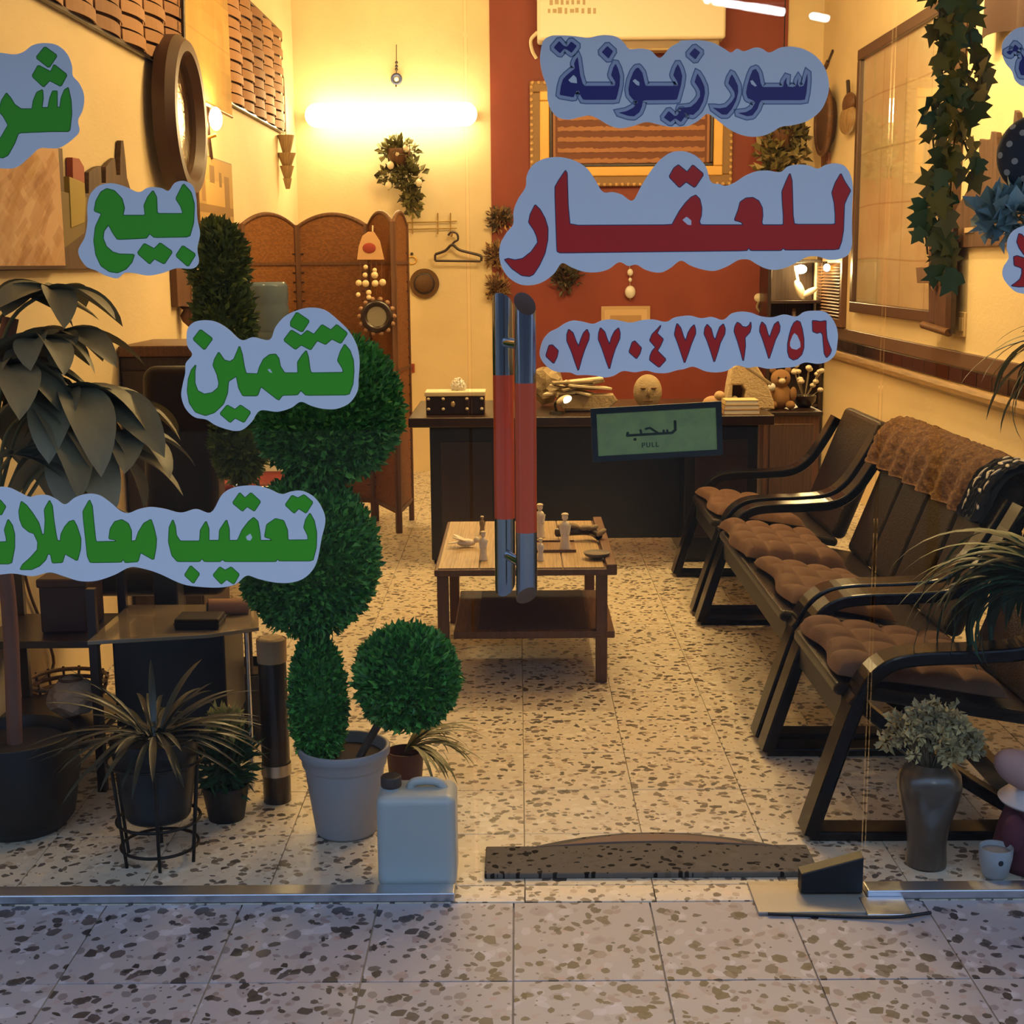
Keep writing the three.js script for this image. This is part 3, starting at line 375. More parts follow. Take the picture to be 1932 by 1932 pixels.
const padBox = (len, thick, wid, ang, x, y, z) => new RoundedBoxGeometry(thick, len, wid, 4, Math.min(thick * .45, .03)).rotateZ(ang).translate(x, y, z);
function lounge(zf, zn, panels, label, high) {
  const t = thing('lounge_chair', label, panels > 2 ? 'sofa' : 'armchair', [.70, 0, (zf + zn) / 2], 'black bentwood seats along the right wall'), w = .078;
  for (const z of [zf, zn - w]) {
    part('armrest', band(ARM, .034, z, z + w), M.blackGloss, t);
    part('rear_leg', band([[.79, .36], [.90, .27], [1.10, .13], [1.30, .014]], .03, z + .005, z + w - .005, 24), M.blackGloss, t);
    part('runner', band([[.70, .014], [.9, .012], [1.15, .012], [1.33, .014]], .024, z + .004, z + w - .004, 16), M.blackGloss, t);
  }
  const a = zf + w, b = zn - w;
  part('seat', padBox(.52, .035, b - a, Math.PI / 2 - .17, 1.02, .318, (a + b) / 2), M.leather, t);
  part('apron', box(.782, .806, .265, .35, a, b, .006), M.black, t);
  part('crossbar', box(1.20, 1.235, .06, .12, a, b, .006), M.blackGloss, t);
  const H = high || .49, ang = -.37, pw = (b - a) / panels;
  for (let i = 0; i < panels; i++) part('back_panel', padBox(H, .06, pw - .012, ang, 1.275 + Math.sin(-ang) * H / 2, .29 + Math.cos(ang) * H / 2, a + pw * (i + .5)), M.leather, t);
  part('back_rail', box(1.43, 1.465, .56, .61, a, b, .008), M.blackGloss, t);
  return t;
}
lounge(-3.27, -2.50, 1, 'black single armchair farthest along the right wall, beside the desk', .50);
lounge(-2.42, -1.00, 4, 'black two seat bentwood sofa with a brown throw over its back');
lounge(-.955, -.285, 1, 'black single armchair nearest the glass, behind the vase of dried flowers');
const pad = (label, ...a) => { const t = thing('seat_cushion', label, 'cushion', [a[0], a[4], (a[2] + a[3]) / 2], 'brown quilted seat cushions'); part('pad', cushion(...a), cushionMat, t); };
pad('brown quilted cushion on the farthest black armchair', .785, 1.15, -3.17, -2.61, .384, .325, .05, 3);
pad('orange brown quilted cushion on the far half of the sofa', 0.762, 1.12, -2.32, -1.76, .388, .332, .065, 4);
pad('brown quilted cushion on the near half of the sofa, edge curled over the front', .80, 1.12, -1.70, -1.12, .384, .330, .05, 5);
pad('pinkish brown quilted cushion on the armchair nearest the glass', .78, 1.20, -.86, -.38, .386, .318, .06, 6);
{ // throw over the sofa back
  const t = thing('throw_blanket', 'mottled golden brown throw draped over the sofa back, dark patterned end', 'blanket', [1.42, .6, -1.75]);
  const prof = [[1.335, .635], [1.352, .68], [1.375, .735], [1.41, .775], [1.46, .79], [1.51, .77], [1.53, .715], [1.535, .60]], tweed = (seed, cols, base) => canvas(512, 512, (g, W, H) => { const r = rng(seed); g.fillStyle = base; g.fillRect(0, 0, W, H); for (let i = 0; i < 5200; i++) { g.globalAlpha = .5; g.fillStyle = cols[r() * cols.length | 0]; g.beginPath(); g.ellipse(r() * W, r() * H, 2 + 7 * r(), 2 + 4 * r(), r() * 3, 0, 7); g.fill(); } });
  const sheet = (z0, z1, seed) => { const c = path(prof.map(([a, b]) => [a, b, 0])), nu = 46, nv = 60, r = rng(seed), pos = [], uv = [], idx = []; const P = c.getSpacedPoints(nu); for (const side of [1, 0]) for (let i = 0; i <= nu; i++) for (let j = 0; j <= nv; j++) { const tg = c.getTangentAt(i / nu), k = side ? .012 + .010 * r() : -.004; const z = z0 + (z1 - z0) * j / nv, dr = .012 * Math.sin(j * .7) * (1 - i / nu); pos.push(P[i].x - tg.y * k - dr, P[i].y + tg.x * k, z); uv.push(i / nu * 1.2, z * 1.6); } const W = nv + 1, o = W * (nu + 1); for (let i = 0; i < nu; i++) for (let j = 0; j < nv; j++) { const a = i * W + j; idx.push(a, a + 1, a + W, a + 1, a + W + 1, a + W, o + a, o + a + W, o + a + 1, o + a + 1, o + a + W, o + a + W + 1); } for (let j = 0; j < nv; j++) for (const e of [0, nu * W]) idx.push(e + j, e + j + 1, o + e + j, e + j + 1, o + e + j + 1, o + e + j); const g = new THREE.BufferGeometry(); g.setAttribute('position', new THREE.Float32BufferAttribute(pos, 3)); g.setAttribute('uv', new THREE.Float32BufferAttribute(uv, 2)); g.setIndex(idx); g.computeVertexNormals(); return g; };
  part('cloth', sheet(-2.36, -1.22, 8), std(lin(.45, .43, .40), .95, 0, { map: tweed(8, ['#8a5f2c', '#6a4018', '#b88a48', '#4e2f14', '#9a7038'], '#744a20'), side: THREE.DoubleSide }), t);
  const e = part('end_band', sheet(-1.22, -1.07, 9), std(lin(.02, .018, .018), .9, 0, { side: THREE.DoubleSide }), t, 'black end with white leaf pattern'); const r = rng(10), w = std(lin(.6, .56, .48), .9), lf = [];
  const c = path(prof.map(([a, b]) => [a, b, 0])); for (let i = 0; i < 34; i++) { const u = .04 + .9 * r(), p = c.getPointAt(u), tg = c.getTangentAt(u), g = ball(0, 0, 0, .014 + .008 * r(), .004, .006, 8).rotateY(r() * 3).rotateZ(Math.atan2(tg.y, tg.x)); lf.push(g.translate(p.x - tg.y * .022, p.y + tg.x * .022, -1.20 + .12 * r())); } part('pattern', lf, w, e);
}
// ---------------------------------------------------------------- coffee table
const CT = .40, cz0 = -1.58, cz1 = -2.46, cx0 = gy(820, 1070, CT).x, cx1 = gy(1164, 1070, CT).x;
{
  const t = thing('coffee_table', 'low wooden coffee table with a lower shelf in front of the desk', 'table', [(cx0 + cx1) / 2, 0, (cz0 + cz1) / 2]);
  part('tabletop', box(cx0, cx1, CT - .026, CT - .004, cz1, cz0, .005), M.brownWood, t);
  const nb = 4; for (let i = 0; i < nb; i++) { const a = cx0 + .012 + (cx1 - cx0 - .05) * i / nb; part('plank', box(a, a + (cx1 - cx0 - .05) / nb - .004, CT - .006, CT, cz1 + .02, cz0 - .012, .002), M.tableTop, t); }
  part('edge_rail', box(cx1 - .034, cx1, CT - .012, CT + .012, cz1, cz0, .005), M.brownWood, t);
  for (const x of [gy(850, 1200, .2).x - .03, gz(1135, 1200, cz0 - .03).x]) for (const z of [cz0 - .04, cz1 + .04]) part('leg', box(x - .019, x + .019, 0, CT - .02, z - .019, z + .019, .004), M.brownWood, t);
  part('shelf', box(cx0 + .06, cx1 - .005, .155, .18, cz0 - .62, cz0 - .02, .004), M.brownWood, t);
  part('shelf_inlay', box(cx0 + .14, cx1 - .09, .1795, .183, cz0 - .60, cz0 - .05, .001), std(lin(.06, .03, .018), .6), t);
  part('stretcher', box(cx0 + .06, cx1 - .05, .05, .085, cz1 + .03, cz1 + .06, .004), M.darkWood, t);
}
const porcelain = phys(lin(.80, .72, .58), .35, { clearcoat: .4 });
function figurine(px, py, k, label, mat = porcelain) {
  const b = gy(px, py, CT), t = thing('figurine', label, 'figurine', [b.x, CT, b.z], 'little robed figurines on the coffee table');
  part('robe', lathe([[0, 0], [.019 * k, 0], [.0195 * k, .004 * k], [.016 * k, .03 * k], [.013 * k, .06 * k], [.0155 * k, .075 * k], [.017 * k, .085 * k], [.012 * k, .095 * k], [.005 * k, .10 * k], [0, .10 * k]], b.x, CT, b.z, 20), mat, t);
  part('head', ball(b.x, CT + .112 * k, b.z, .0105 * k, .0125 * k, .0105 * k, 14), mat, t);
  part('hat', ball(b.x, CT + .121 * k, b.z, .0125 * k, .006 * k, .0125 * k, 12), M.cream, t);
  for (const s of [-1, 1]) part('arm', bar([b.x + s * .016 * k, CT + .086 * k, b.z], [b.x + s * .010 * k, CT + .055 * k, b.z + .014 * k], .005 * k, 8), mat, t);
}
figurine(912, 1057, .80, 'white robed figurine at the left front of the coffee table');
figurine(910, 1008, .55, 'tan robed figurine behind the white one on the left', M.stone);
figurine(1019, 1014, 1.0, 'tall pale figurine just right of the door handle at the back', porcelain);
figurine(1066, 1038, 1.05, 'pale robed figurine standing free on the right half of the coffee table');
figurine(1020, 1058, .62, 'short pale figurine partly hidden by the outer handle');
{ // white dove ornament
  const b = gy(880, 1032, CT), t = thing('dove_ornament', 'small white ceramic bird lying on the left of the coffee table', 'ornament', [b.x, CT, b.z]);
  part('body', ball(b.x, CT + .016, b.z, .034, .014, .016, 18), porcelain, t); part('head', ball(b.x + .036, CT + .026, b.z, .011, .011, .011, 12), porcelain, t);
  for (const s of [-1, 1]) part('wing', ball(0, 0, 0, .032, .004, .012, 14).rotateZ(-.35).rotateY(s * .5).translate(b.x - .022, CT + .03, b.z + s * .014), porcelain, t);
  part('tail', ball(0, 0, 0, .022, .003, .010, 12).rotateZ(.15).translate(b.x - .046, CT + .016, b.z), porcelain, t);
}
{ // driftwood with shells
  const b = gy(1098, 1020, CT), t = thing('driftwood_piece', 'dark driftwood with pale shells at the back right of the coffee table', 'ornament', [b.x, CT, b.z]);
  part('wood', tube([[b.x - .09, CT + .022, b.z - .04], [b.x - .03, CT + .035, b.z], [b.x + .03, CT + .03, b.z - .02], [b.x + .06, CT + .022, b.z + .03]], .016, 26, 8), M.darkWood, t);
  for (const [dx, dy, dz] of [[-.03, .055, 0], [.01, .05, .01], [.04, .045, -.01], [.068, .035, .03], [-.07, .04, -.03]]) part('shell', new THREE.IcosahedronGeometry(.015, 1).scale(1.5, .7, 1).rotateZ(dx * 9).translate(b.x + dx, CT + dy, b.z + dz), M.stone, t);
}
{ const b = gy(1126, 1054, CT), t = thing('round_dish', 'shallow dark grey dish at the right front corner of the coffee table', 'dish', [b.x, CT, b.z]); part('bowl', lathe([[0, .004], [.02, .003], [.04, .012], [.046, .022], [.044, .023], [.036, .014], [0, .009]], b.x, CT, b.z), std(lin(.16, .13, .10), .6), t); part('ash', ball(b.x, CT + .014, b.z, .033, .008, .033, 16), std(lin(.22, .17, .12), .95), t); }
{ const b = gy(1046, 1040, CT), t = thing('table_tray', 'flat wooden tray under the figurines on the coffee table', 'tray', [b.x, CT, b.z]); part('base', box(b.x - .085, b.x + .075, CT, CT + .004, b.z - .15, b.z + .025, .001), std(lin(.36, .19, .075), .5, 0, { map: rep(N.grain, 2, 2, true) }), t); for (const s of [-1, 1]) part('rim', box(b.x - .085, b.x + .075, CT + .004, CT + .010, b.z + (s < 0 ? -.15 : .019), b.z + (s < 0 ? -.144 : .025), .001), M.brownWood, t); }
// ---------------------------------------------------------------- desk
const DZ = -3.42, DH = .70;
{
  const x0 = gz(770, 800, DZ).x, x1 = gz(1462, 800, DZ).x, b0 = gz(812, 900, DZ - .08).x, b1 = x1 - .06;
  const t = thing('office_desk', 'wide dark stained desk in front of the red wall', 'desk', [(x0 + x1) / 2, 0, DZ - .4]);
  part('desktop', box(x0, x1, DH - .045, DH, DZ - .82, DZ, .006), M.darkWood, t);
  part('modesty_panel', box(b0 + .3, b1 - .3, .08, DH - .045, DZ - .30, DZ - .28, .003), M.dark, t);
  for (const [a, b] of [[b0, b0 + .34], [b1 - .34, b1]]) { part('pedestal', box(a, b, .02, DH - .045, DZ - .76, DZ - .08, .004), M.dark, t); part('plinth', box(a + .01, b - .01, 0, .03, DZ - .74, DZ - .1, .002), M.black, t); part('panel_mould', box(a + .05, b - .05, .12, DH - .12, DZ - .085, DZ - .074, .003), M.darkWood, t); }
}
{ // treasure chest tissue box
  const a = gz(804, 785, DZ - .12), b = gz(914, 785, DZ - .12), y = DH, w = b.x - a.x, c = (a.x + b.x) / 2, z0 = DZ - .26, z1 = DZ - .12;
  const t = thing('tissue_box', 'dark wooden chest tissue box with pale metal corners on the desk', 'tissue box', [c, y, (z0 + z1) / 2]);
  part('body', box(a.x, b.x, y, y + .085, z0, z1, .004), M.darkWood, t);
  part('lid', box(a.x - .006, b.x + .006, y + .086, y + .108, z0 - .006, z1 + .006, .005), M.cream, t, 'pale lid');
  for (const x of [a.x + .012, c - .055, c + .055, b.x - .012]) part('strap', box(x - .010, x + .010, y + .002, y + .086, z1 - .002, z1 + .003, .001), M.darkWood, t);
  for (const x of [a.x + .012, c - .055, c + .055, b.x - .012]) for (const yy of [y + .075, y + .028]) part('stud', ball(x, yy, z1 + .004, .008, .007, .004, 10), M.cream, t);
  part('latch', ball(c - .01, y + .05, z1 + .004, .010, .014, .005, 12), std(lin(.5, .38, .22), .4, .6), t);
  const r = rng(4), g = new THREE.IcosahedronGeometry(.032, 2), p = g.attributes.position; for (let i = 0; i < p.count; i++) { const k = .75 + .5 * r(); p.setXYZ(i, p.getX(i) * k, p.getY(i) * k * 1.1, p.getZ(i) * k); } g.computeVertexNormals(); part('tissue', g.translate(c + .015, y + .128, (z0 + z1) / 2), M.white, t);
}
function rock(name, label, cat, px, py, s, sc, mat, z, seed, group) { const b = gz(px, py, z), r = rng(seed), t = thing(name, label, cat, [b.x, DH, z], group), g = new THREE.IcosahedronGeometry(s, 2), p = g.attributes.position, mem = {}; for (let i = 0; i < p.count; i++) { const key = [p.getX(i), p.getY(i), p.getZ(i)].map((v) => v.toFixed(4)).join(); const k = mem[key] ??= .72 + .5 * r(); p.setXYZ(i, p.getX(i) * k * sc[0], p.getY(i) * k * sc[1], p.getZ(i) * k * sc[2]); } g.computeVertexNormals(); g.computeBoundingBox(); part('stone', g.translate(b.x, DH - g.boundingBox.min.y, z), mat, t); return t; }
rock('mineral_rock', 'rough tan mineral rock on the desk beside the door handle', 'rock', 1030, 740, .07, [1.1, 1.3, .8], M.stone, DZ - .52, 1);
{ // carved ship-like driftwood stack
  const t = thing('carved_ship', 'carved tan model boat heaped with pale papers on the desk', 'ornament', [gz(1105, 760, DZ - .25).x, DH, DZ - .25]), r = rng(6), c = gz(1105, 760, DZ - .25).x;
  part('hull', extr(shape2([[-.14, .05], [-.11, .012], [.10, .006], [.15, .05], [.13, .08], [-.12, .08]]), .06, .006).translate(c, DH, DZ - .29), M.stone, t);
  for (let i = 0; i < 9; i++) { const w = .09 + .12 * r(), x = c - .05 + (r() - .5) * .14; part('slab', new RoundedBoxGeometry(w, .012, .09, 1, .003).rotateZ((r() - .5) * .45).rotateY((r() - .5) * .6).translate(x, DH + .085 + i * .0075, DZ - .26 + (r() - .5) * .03), i % 2 ? M.stone : M.cream, t); }
  part('stand', box(c - .10, c + .08, DH, DH + .012, DZ - .31, DZ - .2, .003), M.darkWood, t);
}
{ const b = gz(1062, 755, DZ - .10), t = thing('desk_lamp', 'small desk lamp with a bright oval head on the dark desk', 'lamp', [b.x, DH, DZ - .1]); part('base', cyl(b.x - .03, DH, DZ - .12, .035, .03, .014), M.black, t); part('stem', tube([[b.x - .03, DH + .014, DZ - .12], [b.x - .035, DH + .05, DZ - .12], [b.x - .005, DH + .068, DZ - .105]], .006), M.black, t); part('head', ball(0, 0, 0, .038, .020, .026, 18).rotateZ(.45).translate(b.x + .005, b.y, DZ - .10), M.cream, t); part('bulb', ball(0, 0, 0, .024, .015, .012, 14).rotateZ(.5).translate(b.x + .018, b.y + .004, DZ - .082), lampMat(lin(1, .82, .5), 4), t); }
{ // carved stone face
  const b = gz(1222, 722, DZ - .3), t = thing('stone_mask', 'round carved tan stone face standing on the desk', 'ornament', [b.x, DH, DZ - .3]);
  part('head', ball(b.x, DH + .085, DZ - .3, .068, .082, .045, 28), M.stone, t); part('nose', ball(b.x + .004, DH + .085, DZ - .252, .010, .026, .012, 12), M.stone, t); for (const s of [-1, 1]) part('eye', ball(b.x + s * .026, DH + .105, DZ - .257, .014, .006, .006, 12), std(lin(.20, .12, .06), .8), t); part('mouth', ball(b.x, DH + .045, DZ - .262, .024, .006, .006, 12), std(lin(.20, .12, .06), .8), t); part('base', cyl(b.x, DH, DZ - .3, .05, .04, .02), M.stone, t);
}
{ const b = gz(1345, 745, DZ - .22), t = thing('clay_figure', 'small tan clay animal on the desk behind the green sign', 'ornament', [b.x, DH, DZ - .22]); part('body', ball(b.x, DH + .036, DZ - .22, .048, .034, .03, 18), std(lin(.46, .28, .16), .8), t); part('head', ball(b.x + .03, DH + .07, DZ - .21, .026, .024, .022, 14), std(lin(.55, .36, .2), .8), t); part('tail', ball(b.x - .055, DH + .03, DZ - .22, .035, .010, .012, 12), std(lin(.46, .28, .16), .8), t); }
{ // nativity-like grotto
  const b = gz(1408, 745, DZ - .3), t = thing('plaster_grotto', 'pale plaster grotto with a small niche on the desk', 'ornament', [b.x, DH, DZ - .3]), s = shape2([[-.105, 0], [.13, 0], [.125, .04], [.085, .14], [.04, .21], [-.03, .235], [-.075, .20], [-.09, .12]]); s.holes.push(new THREE.Path([[-.075, .02], [-.02, .02], [-.01, .09], [-.025, .115], [-.07, .115]].map(([x, y]) => new THREE.Vector2(x, y))));
  const pm = std(lin(.62, .48, .30), .85, 0, { bumpMap: rep(N.fine, 3), bumpScale: .004 });
  part('rock', extr(s, .09, .008).translate(b.x, DH, DZ - .36), pm, t); part('back', box(b.x - .085, b.x + .02, DH + .012, DH + .13, DZ - .365, DZ - .355, .002), M.brownWood, t); part('infant', ball(b.x - .055, DH + .04, DZ - .30, .018, .022, .018, 14), M.cream, t); part('roof_slab', new RoundedBoxGeometry(.15, .014, .10, 1, .004).rotateZ(-.6).translate(b.x + .05, DH + .16, DZ - .31), pm, t);
}
for (let i = 0; i < 3; i++) { const b = gz(1398, 795, DZ - .06), t = thing('book', ['pale cream book at the top of the stack on the desk', 'tan book in the middle of the stack on the desk', 'tan book at the bottom of the stack on the desk'][2 - i], 'book', [b.x, DH + i * .022, DZ - .1], 'books stacked on the desk'), y = DH + i * .022, w = .085 - .004 * i; part('pages', box(b.x - w + .004, b.x + w - .004, y + .003, y + .019, DZ - .155, DZ - .042, .001), M.white, t); const cm = std([lin(.42, .25, .12), lin(.5, .33, .17), lin(.72, .55, .28)][i], .6); part('cover', [box(b.x - w, b.x + w, y, y + .003, DZ - .16, DZ - .04, .001), box(b.x - w, b.x + w, y + .0188, y + .0218, DZ - .16, DZ - .04, .001), box(b.x - w, b.x - w + .004, y, y + .0218, DZ - .16, DZ - .04, .001)], cm, t); }
// side cabinet right of the desk with its toys
const SC = { x0: gz(1466, 800, -3.42).x + .03, x1: gz(1545, 820, -3.95).x, h: .66, z0: -4.4, z1: -3.95 };
{ const t = thing('side_cabinet', 'brown wooden cabinet between desk and far armchair', 'cabinet', [(SC.x0 + SC.x1) / 2, 0, -4.18]); part('body', box(SC.x0, SC.x1, 0, SC.h - .02, SC.z0, SC.z1, .004), M.brownWood, t); part('top', box(SC.x0 - .015, SC.x1 + .015, SC.h - .02, SC.h, SC.z0 - .01, SC.z1 + .015, .004), M.darkWood, t); part('door', box(SC.x0 + .03, SC.x1 - .03, .06, SC.h - .06, SC.z1, SC.z1 + .012, .004), std(lin(.13, .065, .03), .5, 0, { map: rep(N.grain, 2, 2, true) }), t); }
{ const b = gz(1470, 800, -4.1), y = SC.h + .002, t = thing('teddy_bear', 'tan plush bear sitting on the side cabinet', 'plush toy', [b.x, y, -4.1]), m = std(lin(.42, .22, .09), .95, 0, { bumpMap: rep(N.fine, 6), bumpScale: .003 }); part('body', ball(b.x, y + .06, -4.1, .06, .066, .05, 18), m, t); part('head', ball(b.x, y + .15, -4.09, .05, .046, .044, 18), m, t); for (const s of [-1, 1]) { part('ear', ball(b.x + s * .038, y + .19, -4.1, .017, .017, .009, 12), m, t); part('arm', ball(b.x + s * .06, y + .075, -4.065, .018, .035, .02, 12), m, t); part('foot', ball(b.x + s * .045, y + .02, -4.05, .024, .022, .034, 12), m, t); part('eye', ball(b.x + s * .018, y + .157, -4.048, .005, .005, .004, 8), M.black, t); } part('snout', ball(b.x, y + .14, -4.05, .018, .014, .014, 12), M.cream, t); part('bow', ball(b.x - .05, y + .11, -4.055, .02, .02, .014, 10), M.white, t); }
{ const b = gz(1516, 800, -4.15), y = SC.h, t = thing('dried_bouquet', 'pale dried flowers in a dark bowl on the side cabinet', 'flowers', [b.x, y, -4.15]), r = rng(31); part('bowl', lathe([[0, 0], [.03, 0], [.055, .03], [.06, .06], [.055, .06], [.045, .03], [0, .01]], b.x, y, -4.15), M.darkWood, t); for (let i = 0; i < 16; i++) { const a = r() * 6.28, e = .03 + .06 * r(), h = .09 + .12 * r(), p = [b.x + Math.cos(a) * e, y + h, -4.15 + Math.sin(a) * e]; part('stem', bar([b.x, y + .03, -4.15], p, .002, 5), M.stone, t); part('bloom', ball(...p, .016, .012, .016, 8), M.cream, t); } }
// ---------------------------------------------------------------- plants
class Leaves {   // many small folded leaves joined into one mesh
  constructor() { this.p = []; this.c = []; }
  leaf(o, dir, side, len, wid, col) { const u = dir, s = side, n = V(0, 0, 0).crossVectors(s, u).normalize(), f = wid * .35; const A = o, B = o.clone().addScaledVector(u, len * .5).addScaledVector(s, wid / 2).addScaledVector(n, f), C = o.clone().addScaledVector(u, len), D = o.clone().addScaledVector(u, len * .5).addScaledVector(s, -wid / 2).addScaledVector(n, f); for (const q of [A, B, C, A, C, D]) { this.p.push(q.x, q.y, q.z); this.c.push(col.r, col.g, col.b); } }
  shell(c, rx, ry, rz, n, len, wid, cols, r, inner = .82) { for (let i = 0; i < n; i++) { const w = r() * 2 - 1, a = r() * 6.283, q = Math.sqrt(1 - w * w), d = V(q * Math.cos(a), w, q * Math.sin(a)), k = inner + (1.04 - inner) * r(), o = V(c.x + d.x * rx * k, c.y + d.y * ry * k, c.z + d.z * rz * k); const dir = d.clone().add(V(r() - .5, r() - .2, r() - .5).multiplyScalar(1.5)).normalize(), side = V(r() - .5, r() - .5, r() - .5).cross(dir).normalize(); const col = cols[r() * cols.length | 0].clone().multiplyScalar(.75 + .5 * r()); this.leaf(o, dir, side, len * (.7 + .6 * r()), wid * (.7 + .6 * r()), col); } return this; }
  geo() { const g = new THREE.BufferGeometry(); g.setAttribute('position', new THREE.Float32BufferAttribute(this.p, 3)); g.setAttribute('color', new THREE.Float32BufferAttribute(this.c, 3)); g.computeVertexNormals(); return g; }
}
const leafMat = new THREE.MeshPhysicalMaterial({ color: 0xffffff, vertexColors: true, roughness: .55, side: THREE.DoubleSide });
const blade = (L, W, droop, n = 10, fold = .18, tipW = 0) => { // a leaf blade along +x that droops in -y
  const pos = [], idx = [], uv = []; for (let i = 0; i <= n; i++) { const t = i / n, a = droop * t, x = L * (droop ? Math.sin(a) / droop : t), y = -L * (droop ? (1 - Math.cos(a)) / droop : 0), w = W / 2 * Math.pow(Math.sin(Math.PI * Math.min(1, .06 + t * .94)), .75) + (t < 1 ? .0008 : tipW); for (const [s, k] of [[-1, 1], [0, 0], [1, 1]]) { pos.push(x - Math.sin(a) * 0, y + k * w * fold * 2, s * w); uv.push(t, (s + 1) / 2); } } for (let i = 0; i < n; i++) for (const s of [0, 1]) { const a = i * 3 + s; idx.push(a, a + 1, a + 3, a + 1, a + 4, a + 3); } const g = new THREE.BufferGeometry(); g.setAttribute('position', new THREE.Float32BufferAttribute(pos, 3)); g.setAttribute('uv', new THREE.Float32BufferAttribute(uv, 2)); g.setIndex(idx); g.computeVertexNormals(); return g; };
const place = (g, pos, yaw, elev, roll = 0) => g.rotateX(roll).rotateZ(elev).rotateY(yaw).translate(pos.x, pos.y, pos.z);
const GREEN = [lin(.035, .20, .022), lin(.065, .28, .035), lin(.024, .13, .02), lin(.10, .34, .05)], DARKG = [lin(.010, .055, .012), lin(.016, .075, .018), lin(.02, .06, .02)], OLIVE = [lin(.15, .19, .025), lin(.10, .14, .02), lin(.20, .24, .045), lin(.08, .10, .016)];
const core = std(lin(.05, .22, .03), .8), bark = std(lin(.07, .04, .022), .85, 0, { bumpMap: rep(N.grain, 2), bumpScale: .004 }), soil = std(lin(.03, .018, .010), 1);
function potted(t, x, z, prof, mat, name = 'pot') { part(name, lathe(prof, x, 0, z, 44), mat, t); const [r, y] = prof.reduce((a, b) => b[1] > a[1] ? b : a); part('soil', cyl(x, y - .035, z, r * .86, r * .88, .008, 24), soil, t); }
{ // big tiered topiary with a small ball, in a pale pot
  const z = -.37, b = gz(652, 1500, z), r = rng(51), t = thing('topiary_plant', 'tall tiered green topiary with a small side ball in a pale plastic pot', 'plant', [b.x, 0, z]);
  potted(t, b.x, z, [[0, 0], [.072, 0], [.076, .008], [.098, .17], [.10, .175], [.104, .18], [.106, .20], [.112, .205], [.114, .222], [.108, .226], [.102, .222], [.096, .19], [.07, .02], [0, .02]], std(lin(.30, .29, .30), .55));
  const ball1 = gz(618, 770, z - .03), mid = gz(582, 1050, z - .02), col = gz(600, 1325, z), sb = gz(768, 1278, z + .03);
  part('trunk', tube([[b.x - .03, .18, z], [col.x, col.y, col.z], [mid.x, mid.y, mid.z], [ball1.x, ball1.y, ball1.z]], .016, 30, 8), bark, t);
  part('side_trunk', tube([[b.x + .03, .18, z + .01], [b.x + .08, .27, z + .02], [sb.x, sb.y, sb.z]], .010, 16, 8), bark, t);
  for (const [c, rx, ry, n, cols, l] of [[ball1, .170, .174, 10500, GREEN, .020], [mid, .160, .187, 10500, GREEN, .020], [col, .063, .17, 4200, GREEN, .018], [sb, .116, .118, 5200, GREEN, .022]]) { const m = part('foliage', new Leaves().shell(c, rx, ry, rx, n, l, l * .55, cols, r).geo(), leafMat, t); part('foliage_core', ball(c.x, c.y, c.z, rx * .86, ry * .86, rx * .86, 18), core, m); }
}
{ // slender topiary behind it
  const z = -1.12, r = rng(52), P = [[412, 500, .072, .115], [424, 600, .075, .12], [444, 710, .066, .11], [452, 830, .07, .12]].map(([x, y, a, h]) => [gz(x, y, z), a, h]), b = P[3][0];
  const t = thing('slender_topiary', 'slim olive green topiary column standing behind the big topiary', 'plant', [b.x, 0, z]);
  potted(t, b.x, z, [[0, 0], [.08, 0], [.105, .2], [.10, .21], [.075, .02], [0, .02]], M.black);
  part('trunk', tube([[b.x, .17, z], ...P.slice().reverse().map(([p]) => [p.x, p.y, p.z])], .012, 26, 8), bark, t);
  for (const [c, a, h] of P) { const m = part('foliage', new Leaves().shell(c, a, h, a, 1500, .03, .016, OLIVE, r).geo(), leafMat, t); part('foliage_core', ball(c.x, c.y, c.z, a * .8, h * .85, a * .8, 14), std(lin(.13, .17, .026), .8), m); }
}
{ // umbrella tree at the left edge
  const z = -.42, x = Math.max(gz(0, 1500, z).x + .02, XL + .18), r = rng(53), t = thing('umbrella_plant', 'large umbrella plant with drooping grey green leaves at the left edge', 'plant', [x, 0, z]), lm = phys(lin(.21, .195, .115), .55, { side: THREE.DoubleSide, map: rep(N.cloud, 1, 1, true) });
  potted(t, x, z, [[0, 0], [.11, 0], [.135, .03], [.155, .15], [.148, .24], [.14, .245], [.132, .22], [.10, .02], [0, .02]], std(lin(.006, .005, .0045), .5));
  const hubs = [[40, 560, 0, .15, .9], [95, 545, .05, .16, .9], [75, 640, .08, .16, 1.1], [120, 625, -.04, .17, 1.0], [130, 735, .06, .24, 1.2], [60, 770, .10, .24, 1.3], [190, 750, -.02, .22, 1.15], [10, 690, .12, .22, 1.3], [150, 850, .08, .22, 1.4], [20, 860, .14, .24, 1.4], [230, 820, .03, .17, 1.3]];
  part('trunk', tube([[x, .2, z], [x + .01, .6, z], [x - .01, .95, z + .02], [gz(20, 600, z).x, gz(20, 600, z).y, z]], .020, 30, 8), std(lin(.20, .09, .06), .8), t);
  for (const [px, py, dz, L, dr] of hubs) { const h = gz(px, py, z + dz); part('petiole', tube([[x, Math.max(.4, h.y - .28), z], [(x + h.x) / 2 - .02, h.y - .08, z + dz / 2], [h.x, h.y, h.z]], .005, 14, 6), std(lin(.14, .15, .07), .6), t); const n = 7, off = r() * 6; for (let i = 0; i < n; i++) { let a = off + i * 6.283 / n + (r() - .5) * .4; const l = L * 1.2 * (.8 + .3 * r()); if (h.x + Math.cos(a) * l < XL + .12) a = Math.PI - a; if (h.z - Math.sin(a) * l > -.03) a = -a; part('leaflet', place(blade(l, L * .48, dr * (.8 + .4 * r())), h, a, .25 * (r() - .3), (r() - .5) * .6), lm, t); } }
}
